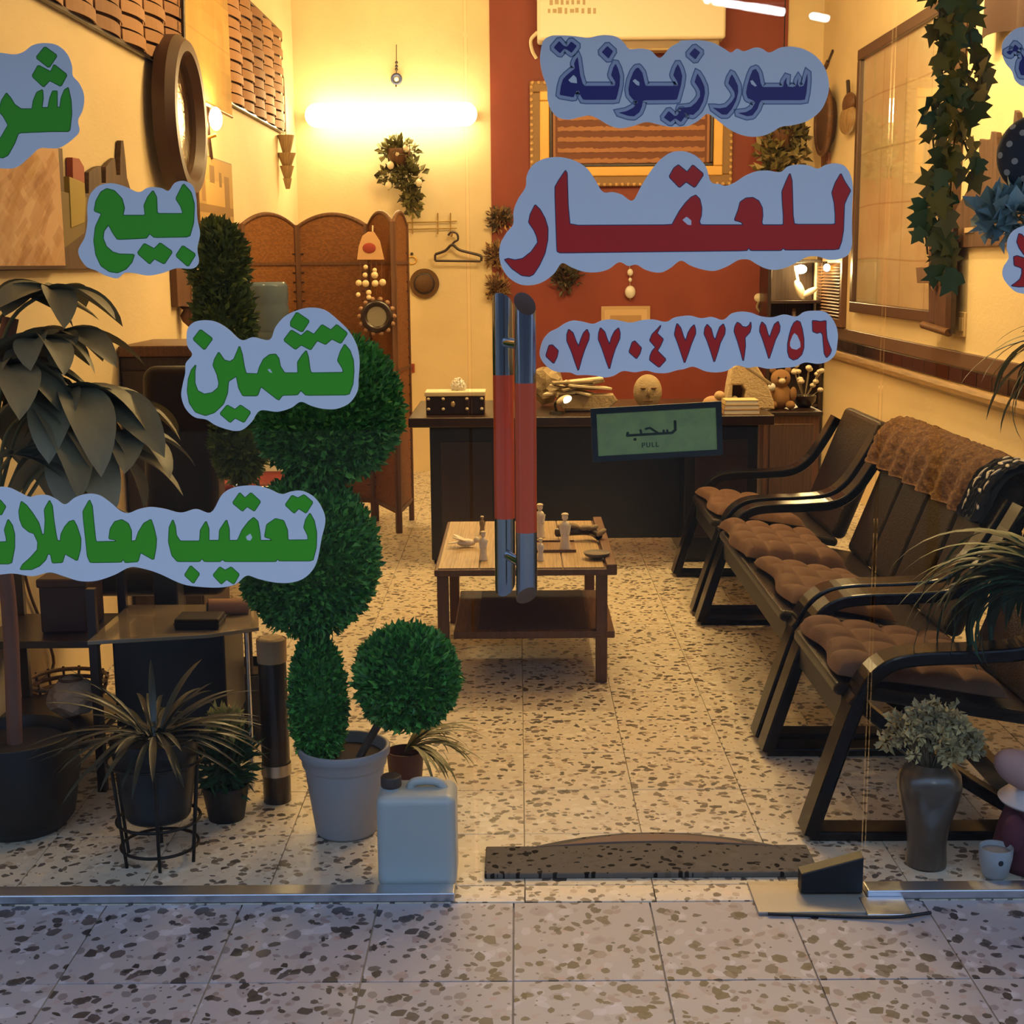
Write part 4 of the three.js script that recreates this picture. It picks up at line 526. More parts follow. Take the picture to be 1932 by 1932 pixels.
{ // black pot plant on a wire stand
  const z = -.22, b = gz(297, 1500, z), y0 = .105, r = rng(54), t = thing('wire_plant_stand', 'black wire plant stand holding a black pot behind the left pane', 'plant stand', [b.x, 0, z]);
  for (let i = 0; i < 6; i++) { const a = i * 1.047 + .3; part('leg', bar([b.x + .088 * Math.cos(a), 0, z + .088 * Math.sin(a)], [b.x + .112 * Math.cos(a), .25, z + .112 * Math.sin(a)], .0042, 8), M.iron, t); }
  for (const [yy, rr] of [[.035, .090], [.1, .097], [.25, .1125]]) part('ring', new THREE.TorusGeometry(rr, .004, 8, 40).rotateX(Math.PI / 2).translate(b.x, yy, z), M.iron, t);
  const p = thing('spiky_pot_plant', 'low spiky dark leaved plant in a black pot on the wire stand', 'plant', [b.x, y0, z]);
  part('pot', lathe([[0, y0], [.072, y0], [.076, y0 + .006], [.104, .302], [.107, .305], [.104, .308], [.098, .30], [.07, y0 + .02], [0, y0 + .02]], b.x, 0, z, 40), std(lin(.003, .0035, .005), .4), p); part('soil', cyl(b.x, .27, z, .092, .092, .008, 24), soil, p);
  const lm = phys(lin(.026, .030, .020), .4, { side: THREE.DoubleSide }); for (let i = 0; i < 84; i++) { const a = r() * 6.283, e = .1 + 1.2 * r() * r(), h = V(b.x + .03 * Math.cos(a), .29 + .03 * r(), z - .03 * Math.sin(a)); part('leaf', place(blade(.17 + .11 * r(), .009 + .007 * r(), .4 + .7 * r(), 8), h, a, e), lm, p); }
}
{ // wooden log post
  const b = gy(520, 1518, 0), z = b.z - .03, t = thing('log_post', 'dark wooden log post with a pale cut top and a metal band', 'post', [b.x, 0, z]); part('log', lathe([[0, 0], [.036, 0], [.037, .2], [.036, .425], [0, .425]], b.x, 0, z, 26), M.darkWood, t); part('cut_top', lathe([[0, 0], [.037, 0], [.037, .012], [.028, .02], [0, .014]], b.x, .425, z, 18), M.stone, t); part('bark_collar', new THREE.CylinderGeometry(.039, .038, .06, 18, 1, true).translate(b.x, .41, z), std(lin(.40, .26, .14), .9, 0, { side: THREE.DoubleSide }), t); part('band', new THREE.CylinderGeometry(.039, .039, .03, 24, 1, true).translate(b.x, .09, z), std(lin(.5, .45, .38), .3, .9, { side: THREE.DoubleSide }), t);
}
{ // small flowering plant beside it
  const z = -.46, b = gz(425, 1480, z), r = rng(55), t = thing('flowering_plant', 'small bushy plant with a pale yellow bloom beside the black pot', 'plant', [b.x, 0, z]); potted(t, b.x, z, [[0, 0], [.045, 0], [.06, .09], [.055, .09], [.04, .015], [0, .015]], M.black); part('foliage', new Leaves().shell(V(b.x, .15, z), .06, .08, .06, 500, .05, .014, DARKG, r, .2).geo(), leafMat, t); part('stem', bar([b.x, .09, z], [b.x + .005, .25, z], .004, 6), bark, t); part('bloom', new Leaves().shell(V(b.x + .005, .25, z), .035, .035, .035, 260, .03, .014, [lin(.42, .34, .07), lin(.34, .28, .06)], r, .2).geo(), leafMat, t);
}
{ // grass tuft right of the pale pot
  const z = -.62, b = gz(765, 1440, z), r = rng(56), t = thing('grass_tuft', 'tuft of thin dry green blades in a brown pot behind the white canister', 'plant', [b.x, 0, z]); potted(t, b.x, z, [[0, 0], [.04, 0], [.05, .12], [.046, .12], [.036, .015], [0, .015]], std(lin(.10, .03, .018), .5)); const lm = phys(lin(.10, .10, .03), .5, { side: THREE.DoubleSide }); for (let i = 0; i < 34; i++) { const a = -1.2 + 2.4 * r(); part('leaf', place(blade(.16 + .09 * r(), .010, 1.1 + .9 * r(), 8), V(b.x, .115, z), a, .5 + .6 * r()), lm, t); }
}
{ // ivy hanging by the right pane
  const r = rng(57), z = -.75, top = gz(1795, -60, z), t = thing('ivy_garland', 'long trailing ivy hanging beside the right glass pane', 'plant', [top.x, top.y, z]);
  const s = new THREE.Shape(); [[0, -.30], [.16, -.34], [.46, -.18], [.30, .06], [.52, .30], [.22, .32], [0, .72], [-.22, .32], [-.52, .30], [-.30, .06], [-.46, -.18], [-.16, -.34]].forEach(([x, y], i) => i ? s.lineTo(x, y) : s.moveTo(x, y)); const base = new THREE.ShapeGeometry(s); { const p = base.attributes.position; for (let i = 0; i < p.count; i++) p.setZ(i, -.5 * p.getX(i) ** 2 - .12 * p.getY(i) ** 2); base.computeVertexNormals(); }
  const mats = [phys(lin(.085, .105, .02), .5, { side: THREE.DoubleSide }), phys(lin(.13, .14, .028), .5, { side: THREE.DoubleSide }), phys(lin(.06, .12, .045), .5, { side: THREE.DoubleSide }), phys(lin(.18, .16, .045), .5, { side: THREE.DoubleSide })];
  const strands = [[[1770, -60], [1775, 100], [1785, 250], [1775, 380], [1760, 500]], [[1805, -60], [1800, 60], [1830, 160], [1800, 270], [1790, 420], [1775, 540]], [[1850, -60], [1830, 60], [1850, 130], [1855, 215]], [[1790, 20], [1800, 200], [1830, 300], [1835, 345]], [[1780, 150], [1760, 240], [1765, 330], [1745, 400], [1750, 480]]];
  part('vine', strands.map((pts, i) => tube(pts.map(([a, b], j) => gz(a, b, z + .03 * Math.sin(i * 2 + j))), .0026, 40, 5)), std(lin(.10, .07, .03), .8), t);
  for (const [i, pts] of strands.entries()) { const c = path(pts.map(([a, b], j) => gz(a, b, z + .03 * Math.sin(i * 2 + j)))), n = Math.round(c.getLength() / .022); for (let k = 0; k < n; k++) { const p = c.getPointAt((k + r() * .6) / n), sz = .046 + .036 * r(); const g = base; const m = new THREE.Mesh(g, mats[Math.min(3, r() * 4 | 0)]); m.name = 'leaf'; m.castShadow = m.receiveShadow = true; m.scale.setScalar(sz); m.rotation.set((r() - .35) * 1.5, (r() - .5) * 2.2, Math.PI + (r() - .5) * 2.0); const o = origin.get(t); m.position.set(p.x - o.x + (r() - .5) * .05, p.y - o.y + (r() - .5) * .02, p.z - o.z + (r() - .3) * .06); t.add(m); } }
  part('hook_line', bar([top.x, top.y, z], [top.x, CH, z], .002, 5), M.iron, t);
}
{ // palm at the right edge
  const r = rng(58), z = -.15, x = 1.38, t = thing('drooping_palm', 'tall dracaena with long drooping green blades at the right edge', 'plant', [x, 0, z]); potted(t, x, z, [[0, 0], [.065, 0], [.08, .2], [.076, .205], [.06, .02], [0, .02]], M.black);
  part('trunk', tube([[x, .17, z], [x - .02, .6, z], [x - .09, gz(1985, 690, z).y, z]], .014, 20, 8), bark, t);
  const ms = [phys(lin(.035, .085, .04), .38, { side: THREE.DoubleSide }), phys(lin(.05, .10, .045), .38, { side: THREE.DoubleSide }), phys(lin(.03, .055, .03), .4, { side: THREE.DoubleSide })];
  for (const [py, n, L] of [[690, 70, .30], [1115, 170, .38]]) { const h = gz(1990, py, z); for (let i = 0; i < n; i++) { const a = .15 + 2.84 * r(); part('leaf', place(blade(L * (.7 + .5 * r()), .018 + .010 * r(), 1.7 + 1.0 * r(), 12), V(x - (py > 1000 ? .15 : .09) + .02 * Math.cos(a), h.y + (r() - .5) * .06, z - .02 * Math.sin(a)), a, .3 + .8 * r()), ms[r() * 3 | 0], t); } }
}
{ // vase of dried flowers
  const b = gy(1748, 1655, 0), z = b.z - .07, r = rng(59), x = gz(1748, 1600, z).x, t = thing('dried_flower_vase', 'brown glazed vase of dried cream flowers behind the right pane', 'vase', [x, 0, z]);
  part('vase', lathe([[0, 0], [.046, 0], [.047, .008], [.044, .05], [.049, .10], [.066, .155], [.074, .195], [.070, .222], [.056, .240], [.044, .246], [.046, .252], [.038, .252], [.040, .242], [.06, .2], [.035, .08], [0, .02]], x, 0, z, 44), phys(lin(.085, .056, .036), .3, { clearcoat: .5, clearcoatRoughness: .2, map: rep(N.cloud, 2, 1, true) }), t);
  const bm = [std(lin(.48, .38, .17), .9), std(lin(.38, .30, .14), .9), std(lin(.27, .22, .11), .9)], bg = []; for (let v = 0; v < 3; v++) { const q = new Leaves(); q.shell(V(0, 0, 0), .014, .012, .014, 26, .016, .012, [white], r, .2); const g = q.geo(); g.deleteAttribute('color'); bg.push(g); }
  const st = []; for (let i = 0; i < 74; i++) { const a = r() * 6.283, e = .105 * Math.sqrt(r()), h = .27 + .115 * (1 - (e / .12) ** 2) * (.5 + .6 * r()), p = V(x + e * Math.cos(a), h, z + e * .75 * Math.sin(a)); st.push(bar([x + .01 * Math.cos(a), .23, z + .01 * Math.sin(a)], p, .0013, 4)); const m = new THREE.Mesh(bg[i % 3], bm[r() * 3 | 0]); m.name = 'bloom'; m.position.set(p.x - x, p.y, p.z - z); m.rotation.set(r() * 6, r() * 6, 0); m.scale.setScalar(.8 + .6 * r()); m.castShadow = m.receiveShadow = true; t.add(m); }
  part('stems', st, M.stone, t);
}
{ // white canister
  const b = gz(790, 1600, -.08), w = .178, d = .125, x0 = gz(712, 1600, -.045).x, z1 = -.028, z0 = z1 - d, h = .222, cx = x0 + w / 2, t = thing('plastic_canister', 'white plastic canister with a dark cap behind the left pane', 'canister', [cx, 0, (z0 + z1) / 2]), pm = phys(lin(.40, .43, .42), .42, { clearcoat: .15 });
  part('body', new RoundedBoxGeometry(w, h, d, 5, .022).translate(cx, h / 2, (z0 + z1) / 2), pm, t);
  part('handle', tube([[cx - .02, h - .008, z0 + .06], [cx - .005, h + .012, z0 + .06], [cx + .045, h + .012, z0 + .06], [cx + .064, h - .008, z0 + .06]], .010, 24, 10), pm, t);
  part('neck', cyl(cx - .058, h - .006, z1 - .055, .020, .019, .014), pm, t); part('cap', lathe([[0, 0], [.0225, 0], [.024, .004], [.0235, .022], [.02, .026], [0, .026]], cx - .058, h + .006, z1 - .055, 32), std(lin(.045, .03, .025), .5), t);
}
{ // mug and plush doll at the right edge
  const b = gy(1886, 1668, 0), z = b.z - .035, x = b.x, t = thing('white_mug', 'small white cup with a dark mark beside the vase', 'cup', [x, 0, z]); part('cup', lathe([[0, 0], [.022, 0], [.03, .012], [.037, .05], [.038, .075], [.035, .075], [.033, .05], [.02, .01], [0, .008]], x, 0, z, 36), phys(lin(.36, .36, .37), .3), t); part('mark', ball(x, .05, z + .0365, .006, .007, .002, 10), M.black, t); part('rim_content', cyl(x, .060, z, .0335, .0335, .004), std(lin(.2, .18, .18), .8), t);
  const dx = gz(1960, 1560, -.16).x, dz = -.16, q = thing('plush_doll', 'pink hooded plush doll in a burgundy coat at the right edge', 'plush toy', [dx, 0, dz]), pk = std(lin(.42, .24, .21), .95), bg = std(lin(.10, .018, .03), .9);
  part('coat', lathe([[0, 0], [.10, 0], [.105, .02], [.09, .09], [.07, .15], [.04, .18], [0, .185]], dx, 0, dz), bg, q); part('head', ball(dx - .01, .225, dz, .06, .055, .055, 24), pk, q); part('hood_tip', ball(0, 0, 0, .07, .042, .042, 20).rotateZ(-.5).translate(dx - .055, .235, dz + .02), pk, q); part('collar', lathe([[.05, .165], [.09, .15], [.095, .158], [.06, .19], [.05, .19]], dx, 0, dz), std(lin(.62, .52, .50), .9), q); for (const s of [-1, 1]) part('arm', ball(dx + s * .075, .09, dz + .05, .028, .05, .028, 14), bg, q);
  part('foot', ball(dx - .03, .025, dz + .10, .034, .025, .04, 14), std(lin(.5, .3, .22), .9), q);
}
// ---------------------------------------------------------------- left wall
const leftPoly = (pts, t, off = 0, bev = .002) => extr(shape2(pts.map(([a, b]) => { const p = gx(a, b, XL + off + t); return [-p.z, p.y]; })), t - 2 * bev, bev).rotateY(Math.PI / 2).translate(XL + off + bev, 0, 0);
const rightPoly = (pts, t, off = 0, bev = .002) => extr(shape2(pts.map(([a, b]) => { const p = gx(a, b, XR - off - t); return [-p.z, p.y]; })), t - 2 * bev, bev).rotateY(Math.PI / 2).translate(XR - off - t + bev, 0, 0);
const facing = (wall, w, h, y, z, off) => new THREE.PlaneGeometry(w, h).rotateY(wall === 'L' ? Math.PI / 2 : -Math.PI / 2).translate(wall === 'L' ? XL + off : XR - off, y, z);
{ // woven screen high on the wall
  const y0 = gx(527, 247, XL).y, y1 = gx(527, 66, XL).y, zN = -.75, zF = gx(527, 150, XL).z, t = thing('woven_screen', 'long woven brown reed screen high on the left wall', 'screen', [XL, y0, (zN + zF) / 2]);
  part('backing', flat(.004, y1 - y0, zN - zF, XL + .006, (y0 + y1) / 2, (zN + zF) / 2), std(lin(.16, .07, .028), .9), t);
  const nc = 16, nr = 11, cw = (zN - zF) / nc, ch = (y1 - y0) / nr, ms = [std(lin(.30, .145, .06), .7), std(lin(.36, .18, .08), .7), std(lin(.24, .11, .048), .7)], arch = (() => { const s = []; for (let i = 0; i <= 8; i++) { const q = i / 8 * 2 - 1; s.push([q * cw * .5, .004 + .026 * (1 - q * q)]); } const b = s.slice().reverse().map(([a, v]) => [a, v - .0035]); return extr(shape2(s.concat(b)), ch * .82, 0).rotateX(-Math.PI / 2); })();
  arch.translate(0, 0, 0); // strip: length along x, bulge along -z, height along y
  for (let c = 0; c < nc; c++) for (let q = 0; q < nr; q++) { const m = new THREE.Mesh(arch, ms[(c * 5 + q * 3) % 3]); m.name = 'strip'; m.rotation.y = -Math.PI / 2; m.rotation.z = 0; m.position.set(.009 + (c + q) % 2 * .008, q * ch, zN - (c + .5) * cw - (zN + zF) / 2); m.rotation.y = Math.PI * -.5; m.castShadow = m.receiveShadow = true; t.add(m); }
  part('bottom_lath', box(XL + .004, XL + .024, y0 - .012, y0 + .004, zF, zN, .003), M.darkWood, t); part('top_lath', box(XL + .004, XL + .024, y1, y1 + .014, zF, zN, .003), M.brownWood, t);
}
const newsprint = canvas(512, 512, (g, W, H) => { const r = rng(61); g.fillStyle = '#b8924a'; g.fillRect(0, 0, W, H); for (let i = 0; i < 60; i++) { g.globalAlpha = .10; g.fillStyle = ['#8f7138', '#ddc68c', '#6e5a30', '#b58f4c'][r() * 4 | 0]; g.fillRect(r() * W, r() * H, 30 + 150 * r(), 20 + 120 * r()); } g.globalAlpha = .25; g.strokeStyle = '#7c6330'; g.lineWidth = 5; for (const y of [200, 330]) { g.beginPath(); g.moveTo(0, y); g.lineTo(W, y); g.stroke(); } });
{ const z0 = gx(349, 80, XL + .05).z, z1 = gx(431, 80, XL + .05).z, y0 = gx(400, 200, XL + .05).y, t = thing('paper_chart', 'faded yellow paper chart hung over the woven screen', 'poster', [XL, y0, (z0 + z1) / 2]); part('sheet', flat(.004, 2.92 - y0, z0 - z1, XL + .052, (2.92 + y0) / 2, (z0 + z1) / 2), std(lin(.9, .85, .7), .8, 0, { map: newsprint }), t); part('rod', bar([XL + .052, y0 - .004, z0], [XL + .052, y0 - .004, z1], .008, 8), M.tanWood, t); part('rod', bar([XL + .052, 2.92, z0], [XL + .052, 2.92, z1], .008, 8), M.tanWood, t); }
{ // oval mirror
  const c = gx(335, 222, XL + .06), t = thing('oval_mirror', 'oval wall mirror in a thick dark wooden frame', 'mirror', [XL, c.y - .32, c.z]), rz = .265, ry = .28;
  const prof = [[-.045, 0], [-.045, .05], [-.02, .085], [.02, .085], [.045, .05], [.045, 0]], n = 56, pos = [], idx = []; for (let i = 0; i <= n; i++) { const a = i / n * 6.2832; for (const [d, h] of prof) pos.push(XL + .035 + h, c.y + (ry + d) * Math.sin(a), c.z + (rz + d) * Math.cos(a)); } const k = prof.length; for (let i = 0; i < n; i++) for (let j = 0; j < k; j++) { const a = i * k + j, b = i * k + (j + 1) % k; idx.push(a, b, a + k, b, b + k, a + k); } const g = new THREE.BufferGeometry(); g.setAttribute('position', new THREE.Float32BufferAttribute(pos, 3)); g.setIndex(idx); part('frame', toCreasedNormals(g, .5), phys(lin(.050, .020, .010), .42), t);
  part('mirror_glass', new THREE.CylinderGeometry(1, 1, .008, 48).rotateZ(Math.PI / 2).scale(1, ry - .035, rz - .035).translate(XL + .065, c.y, c.z), std(lin(.80, .70, .48), .10, 1, { bumpMap: rep(N.cloud, 3), bumpScale: .012 }), t);
}
{ const c = gx(407, 224, XL + .09), t = thing('globe_lamp', 'glowing white globe lamp on the left wall beside the mirror', 'lamp', [XL, c.y, c.z]); part('bracket', bar([XL, c.y - .10, c.z], [XL + .09, c.y - .07, c.z], .008, 8), M.gold, t); part('globe', ball(c.x, c.y, c.z, .030, .052, .034, 20), lampMat(lin(1, .86, .58), 8), t); part('plate', cyl(XL + .006, c.y - .14, c.z, .02, .02, .06, 12), M.gold, t); const l = new THREE.PointLight(WARM, 1.4); l.position.copy(c); scene.add(l); }
{ const t = thing('power_cable', 'thin dark cable running down the left wall beside the mirror', 'cable', [XL, 1.7, gx(390, 230, XL).z]); part('cable', tube([gx(345, -60, XL + .06), gx(346, 60, XL + .06), gx(352, 105, XL + .06), gx(388, 172, XL + .02), gx(392, 240, XL + .02), gx(399, 300, XL + .02)], .009, 40, 6), M.darkWood, t); }
{ const z0 = gx(376, 380, XL + .02).z, z1 = gx(441, 380, XL + .02).z, y1 = gx(376, 288, XL + .02).y, y0 = gx(376, 478, XL + .02).y, t = thing('collage_picture', 'olive and brown collage picture above the slim topiary', 'picture', [XL, y0, (z0 + z1) / 2]);
  const tex = canvas(256, 384, (g, W, H) => { g.fillStyle = '#b08a42'; g.fillRect(0, 0, W, H); g.fillStyle = '#c39a4e'; g.fillRect(50, 90, 150, 110); g.fillStyle = '#8a6424'; g.fillRect(0, 190, W, 34); g.fillRect(190, 60, 40, 320); g.fillRect(90, 220, 50, 160); g.fillStyle = '#7d5a20'; g.fillRect(80, 30, 36, 70); g.fillRect(150, 50, 20, 60); g.fillStyle = '#a9803e'; g.fillRect(130, 230, 56, 120); g.fillStyle = '#9a7034'; g.fillRect(20, 60, 26, 120); g.fillStyle = '#b98c4a'; g.fillRect(20, 250, 60, 90); });
  part('board', flat(.016, y1 - y0, z0 - z1, XL + .009, (y0 + y1) / 2, (z0 + z1) / 2), M.brownWood, t); part('print', facing('L', (z0 - z1) * .97, (y1 - y0) * .98, (y0 + y1) / 2, (z0 + z1) / 2, .0185), std(lin(.85, .85, .85), .7, 0, { map: tex }), t); }
{ // skyline cut-out and painting
  const t = thing('skyline_plaque', 'cut-out wooden skyline plaque with towers on the left wall', 'plaque', [XL, 1.2, -1.6]), c = std(lin(.13, .062, .024), .6, 0, { map: rep(N.grain, 2, 2, true) });
  part('board', leftPoly([[0, 511], [270, 506], [262, 420], [246, 355], [240, 335], [237, 300], [233, 265], [229, 265], [227, 300], [227, 330], [220, 330], [217, 298], [208, 305], [200, 315], [200, 345], [192, 345], [191, 313], [183, 315], [168, 325], [168, 365], [158, 365], [158, 340], [130, 335], [130, 365], [122, 366], [118, 280], [93, 278], [88, 360], [0, 370]], .018, .004), c, t);
  part('red_tower', leftPoly([[137, 297], [150, 299], [159, 315], [160, 345], [138, 340]], .022, .002), std(lin(.30, .06, .03), .6), t); part('yellow_tower', leftPoly([[131, 333], [160, 345], [162, 380], [160, 420], [135, 430]], .024, .002), std(lin(.30, .22, .03), .6), t); part('olive_block', leftPoly([[112, 360], [165, 372], [160, 440], [120, 470]], .021, .002), std(lin(.17, .12, .04), .7), t);
  const z0 = -.86, z1 = gx(108, 400, XL + .03).z, y1 = gx(60, 262, XL + .03).y, y0 = gx(60, 508, XL + .03).y, q = thing('framed_painting', 'pale pinkish painting in a dark frame at the left edge', 'painting', [XL, y0, (z0 + z1) / 2]);
  const tex = canvas(512, 512, (g, W, H) => { const r = rng(62); g.fillStyle = '#cfa884'; g.fillRect(0, 0, W, H); for (let i = 0; i < 160; i++) { g.globalAlpha = .2; g.fillStyle = ['#c9a27c', '#8d5c36', '#a0702f', '#d3b592', '#7c4a2a'][r() * 5 | 0]; g.save(); g.translate(r() * W, r() * H); g.rotate(.5 + r() * .6); g.fillRect(0, 0, 20 + 60 * r(), 60 + 160 * r()); g.restore(); } });
  part('board', flat(.02, y1 - y0, z0 - z1, XL + .036, (y0 + y1) / 2, (z0 + z1) / 2), M.darkWood, q); part('canvas', facing('L', z0 - z1 - .03, y1 - y0 - .02, (y0 + y1) / 2, (z0 + z1) / 2 - .008, .0475), std(lin(.9, .9, .9), .8, 0, { map: tex }), q); for (const zz of [z0 + .012]) part('frame', box(XL + .026, XL + .06, y0, y1, zz - .02, zz + .02, .004), M.darkWood, q);
}
{ const c = gx(344, 560, XL + .02), t = thing('wooden_pendant', 'narrow brown wooden wall hanging with a turned finial at its foot', 'wall hanging', [XL, c.y, c.z]), z0 = gx(331, 560, XL + .02).z, z1 = gx(358, 560, XL + .02).z, y0 = gx(344, 578, XL + .02).y, y1 = gx(344, 440, XL + .02).y; part('board', box(XL, XL + .03, y0, y1, z1, z0, .004), M.brownWood, t); part('edge', box(XL + .02, XL + .036, y0, y1, z1 - .006, z1 + .02, .003), M.tanWood, t); part('finial', lathe([[0, 0], [.012, .004], [.014, .02], [.008, .04], [.035, .065], [.045, .09], [.03, .115], [.05, .13], [0, .13]], XL + .05, y0 - .13, (z0 + z1) / 2, 20), M.brownWood, t); }
{ const c = gx(541, 300, XL + .05), t = thing('tiered_cone_ornament', 'hanging cone of stacked wooden tiers in the left corner', 'ornament', [c.x, c.y - .16, c.z]); const y = (p) => gx(541, p, XL + .05).y; [[256, 290, .052], [289, 314, .058], [313, 337, .044], [336, 356, .028]].forEach(([a, b, r]) => { part('tier', lathe([[0, 0], [r * .45, 0], [r, y(a) - y(b)], [r * .85, y(a) - y(b)], [0, (y(a) - y(b)) * .6]], c.x, y(b), c.z, 14), M.tanWood, t); }); part('string', bar([c.x, y(262), c.z], [c.x, y(150), c.z], .003, 5), M.tanWood, t); }
// ---------------------------------------------------------------- left side of the room
{ // black high-backed chair seen from the side, and its desk
  const z = -1.5, c = gz(340, 800, z), t = thing('office_chair', 'black high backed office chair behind the umbrella plant', 'chair', [c.x, 0, z]), y1 = gz(340, 690, z).y;
  part('back', new RoundedBoxGeometry(.235, y1 - .5, .09, 5, .045).rotateX(-.12).translate(c.x, (y1 + .5) / 2, z), M.leather, t); part('seat', new RoundedBoxGeometry(.42, .09, .42, 4, .04).translate(c.x, .47, z + .2), M.leather, t); part('column', cyl(c.x, .08, z + .16, .028, .028, .36, 16), M.black, t); for (let i = 0; i < 5; i++) { const a = i * 1.2566; part('foot', bar([c.x, .09, z + .16], [c.x + .24 * Math.cos(a), .05, z + .16 + .24 * Math.sin(a)], .016, 8), M.black, t); part('castor', ball(c.x + .24 * Math.cos(a), .028, z + .16 + .24 * Math.sin(a), .028, .028, .02, 12), M.black, t); } for (const s of [-1, 1]) part('armrest', tube([[c.x + s * .21, .46, z + .3], [c.x + s * .23, .62, z + .28], [c.x + s * .23, .64, z + .1], [c.x + s * .18, .60, z + .02]], .016, 20, 8), M.black, t);
}
{ const z = -2.15, a = gz(168, 700, z), b = gz(365, 700, z), y = gz(270, 652, z).y, t = thing('wooden_cabinet', 'dark brown wooden cabinet against the left wall behind the office chair', 'cabinet', [(a.x + b.x) / 2, 0, z - .2]); const x0 = XL + .005, x1 = b.x; part('carcass', box(x0, x1, 0, y - .04, z - .45, z, .005), std(lin(.055, .028, .018), .5, 0, { map: rep(N.grain, 2, 2, true) }), t); part('cornice', box(x0, x1 + .02, y - .04, y, z - .46, z + .025, .008), M.brownWood, t); for (let i = 0; i < 2; i++) { const w = (x1 - x0) / 2; const d = part('door', box(x0 + i * w + .008, x0 + (i + 1) * w - .008, .08, y - .09, z, z + .014, .005), std(lin(.045, .022, .014), .4, 0, { map: rep(N.grain, 2, 2, true) }), t); part('knob', ball(x0 + w + (i ? .03 : -.03), .55, z + .024, .012), M.gold, d); } }
{ // glass topped table
  const H = .44, cr = gy(482, 1192, H), t = thing('glass_side_table', 'dark side table with a pale glass top beside the log post', 'table', [cr.x - .2, 0, cr.z - .12]), x1 = cr.x, x0 = x1 - .42, z1 = cr.z + .03, z0 = z1 - .34;
  const s = shape2([[x0, -z0], [x1 - .05, -z0], [x1, -(z1 - .08)], [x1 - .12, -(z1 - .01)], [x0, -(z1 + .05)]]); part('top', extr(s, .008, .001).rotateX(-Math.PI / 2).translate(0, H - .01, 0), phys(lin(.26, .21, .14), .12, { clearcoat: .6 }), t); part('cabinet', box(x0 + .03, x1 - .09, .16, H - .011, z0 + .03, z1 - .06, .006), M.dark, t); for (const [x, z] of [[x0 + .05, z0 + .05], [x1 - .11, z0 + .05], [x0 + .05, z1 - .08], [x1 - .11, z1 - .08]]) part('leg', box(x - .014, x + .014, 0, .165, z - .014, z + .014, .003), M.black, t); part('rod', bar([x1 - .03, 0, z1 - .06], [x1 - .03, H - .01, z1 - .06], .006, 8), M.chrome, t);
  const k = thing('wallet_box', 'flat black box lying on the glass side table', 'box', [x1 - .16, H, z1 - .09]); part('body', box(x1 - .22, x1 - .10, H - .001, H + .03, z1 - .14, z1 - .05, .006), M.leather, k); part('lid_line', box(x1 - .221, x1 - .099, H + .016, H + .018, z1 - .141, z1 - .049, .001), M.black, k);
  const w = thing('rolled_cloth', 'small tan roll lying at the back of the glass side table', 'roll', [x1 - .10, H, z0 + .1]); part('roll', new THREE.CylinderGeometry(.022, .022, .11, 20).rotateZ(1.5).rotateY(.3).translate(x1 - .11, H + .022, z0 + .12), std(lin(.30, .15, .08), .8), w); part('end', new THREE.CylinderGeometry(.017, .017, .002, 16).rotateZ(1.5).rotateY(.3).translate(x1 - .165, H + .02, z0 + .137), M.black, w);
}
{ const z = -1.02, c = gz(322, 1180, z), t = thing('black_stand', 'narrow black upright stand behind the spiky pot plant', 'stand', [c.x, 0, z]); part('column', box(c.x - .035, c.x + .035, .02, .62, z - .04, z + .04, .006), M.black, t); part('foot', box(c.x - .08, c.x + .08, 0, .025, z - .05, z + .05, .006), M.black, t); }
{ const z = -.78, c = gz(140, 1130, z), t = thing('shoe_rack', 'low dark wooden rack standing by the left wall', 'rack', [c.x, 0, z]); const x0 = XL + .02, x1 = c.x + .10; for (const y of [.16, .40]) part('shelf', box(x0, x1, y, y + .02, z - .16, z + .14, .003), M.darkWood, t); for (const x of [x0 + .012, x1 - .012]) for (const zz of [z - .15, z + .13]) part('post', box(x - .012, x + .012, 0, .56, zz - .012, zz + .012, .002), M.darkWood, t);
  const q = thing('maroon_box', 'dark maroon box on the rack by the left wall', 'box', [c.x, .42, z]); part('body', box(c.x - .075, c.x + .05, .4205, .56, z - .10, z + .06, .006), std(lin(.035, .012, .010), .5), q); part('lid', box(c.x - .08, c.x + .055, .545, .57, z - .105, z + .065, .006), std(lin(.05, .018, .014), .5), q);
  const p = thing('beige_pouch', 'crumpled beige cloth pouch on the lower shelf of the rack', 'pouch', [c.x - .01, .18, z]), g = new THREE.IcosahedronGeometry(.065, 3), a = g.attributes.position; for (let i = 0; i < a.count; i++) { const k = 1 + .10 * Math.sin(a.getX(i) * 90) * Math.cos(a.getY(i) * 70 + a.getZ(i) * 50); a.setXYZ(i, a.getX(i) * k, a.getY(i) * k * .85, a.getZ(i) * k); } g.computeVertexNormals(); part('cloth', g.translate(c.x - .01, .18 + .056, z + .04), std(lin(.50, .32, .20), .9), p); part('tie', new THREE.TorusGeometry(.03, .004, 6, 18).rotateX(1.57).translate(c.x - .01, .288, z + .04), M.brownWood, p); }
{ const t = thing('loose_cable', 'thin brown cable looping down the lower left wall', 'cable', [XL, 0, -1]); part('cable', tube([gx(47, 1085, XL + .01), gx(60, 1130, XL + .01), gx(88, 1200, XL + .01), gx(100, 1260, XL + .012), gx(52, 1308, XL + .012), gx(80, 1325, XL + .012), gx(104, 1345, XL + .012)], .005, 40, 6), M.brownWood, t); }
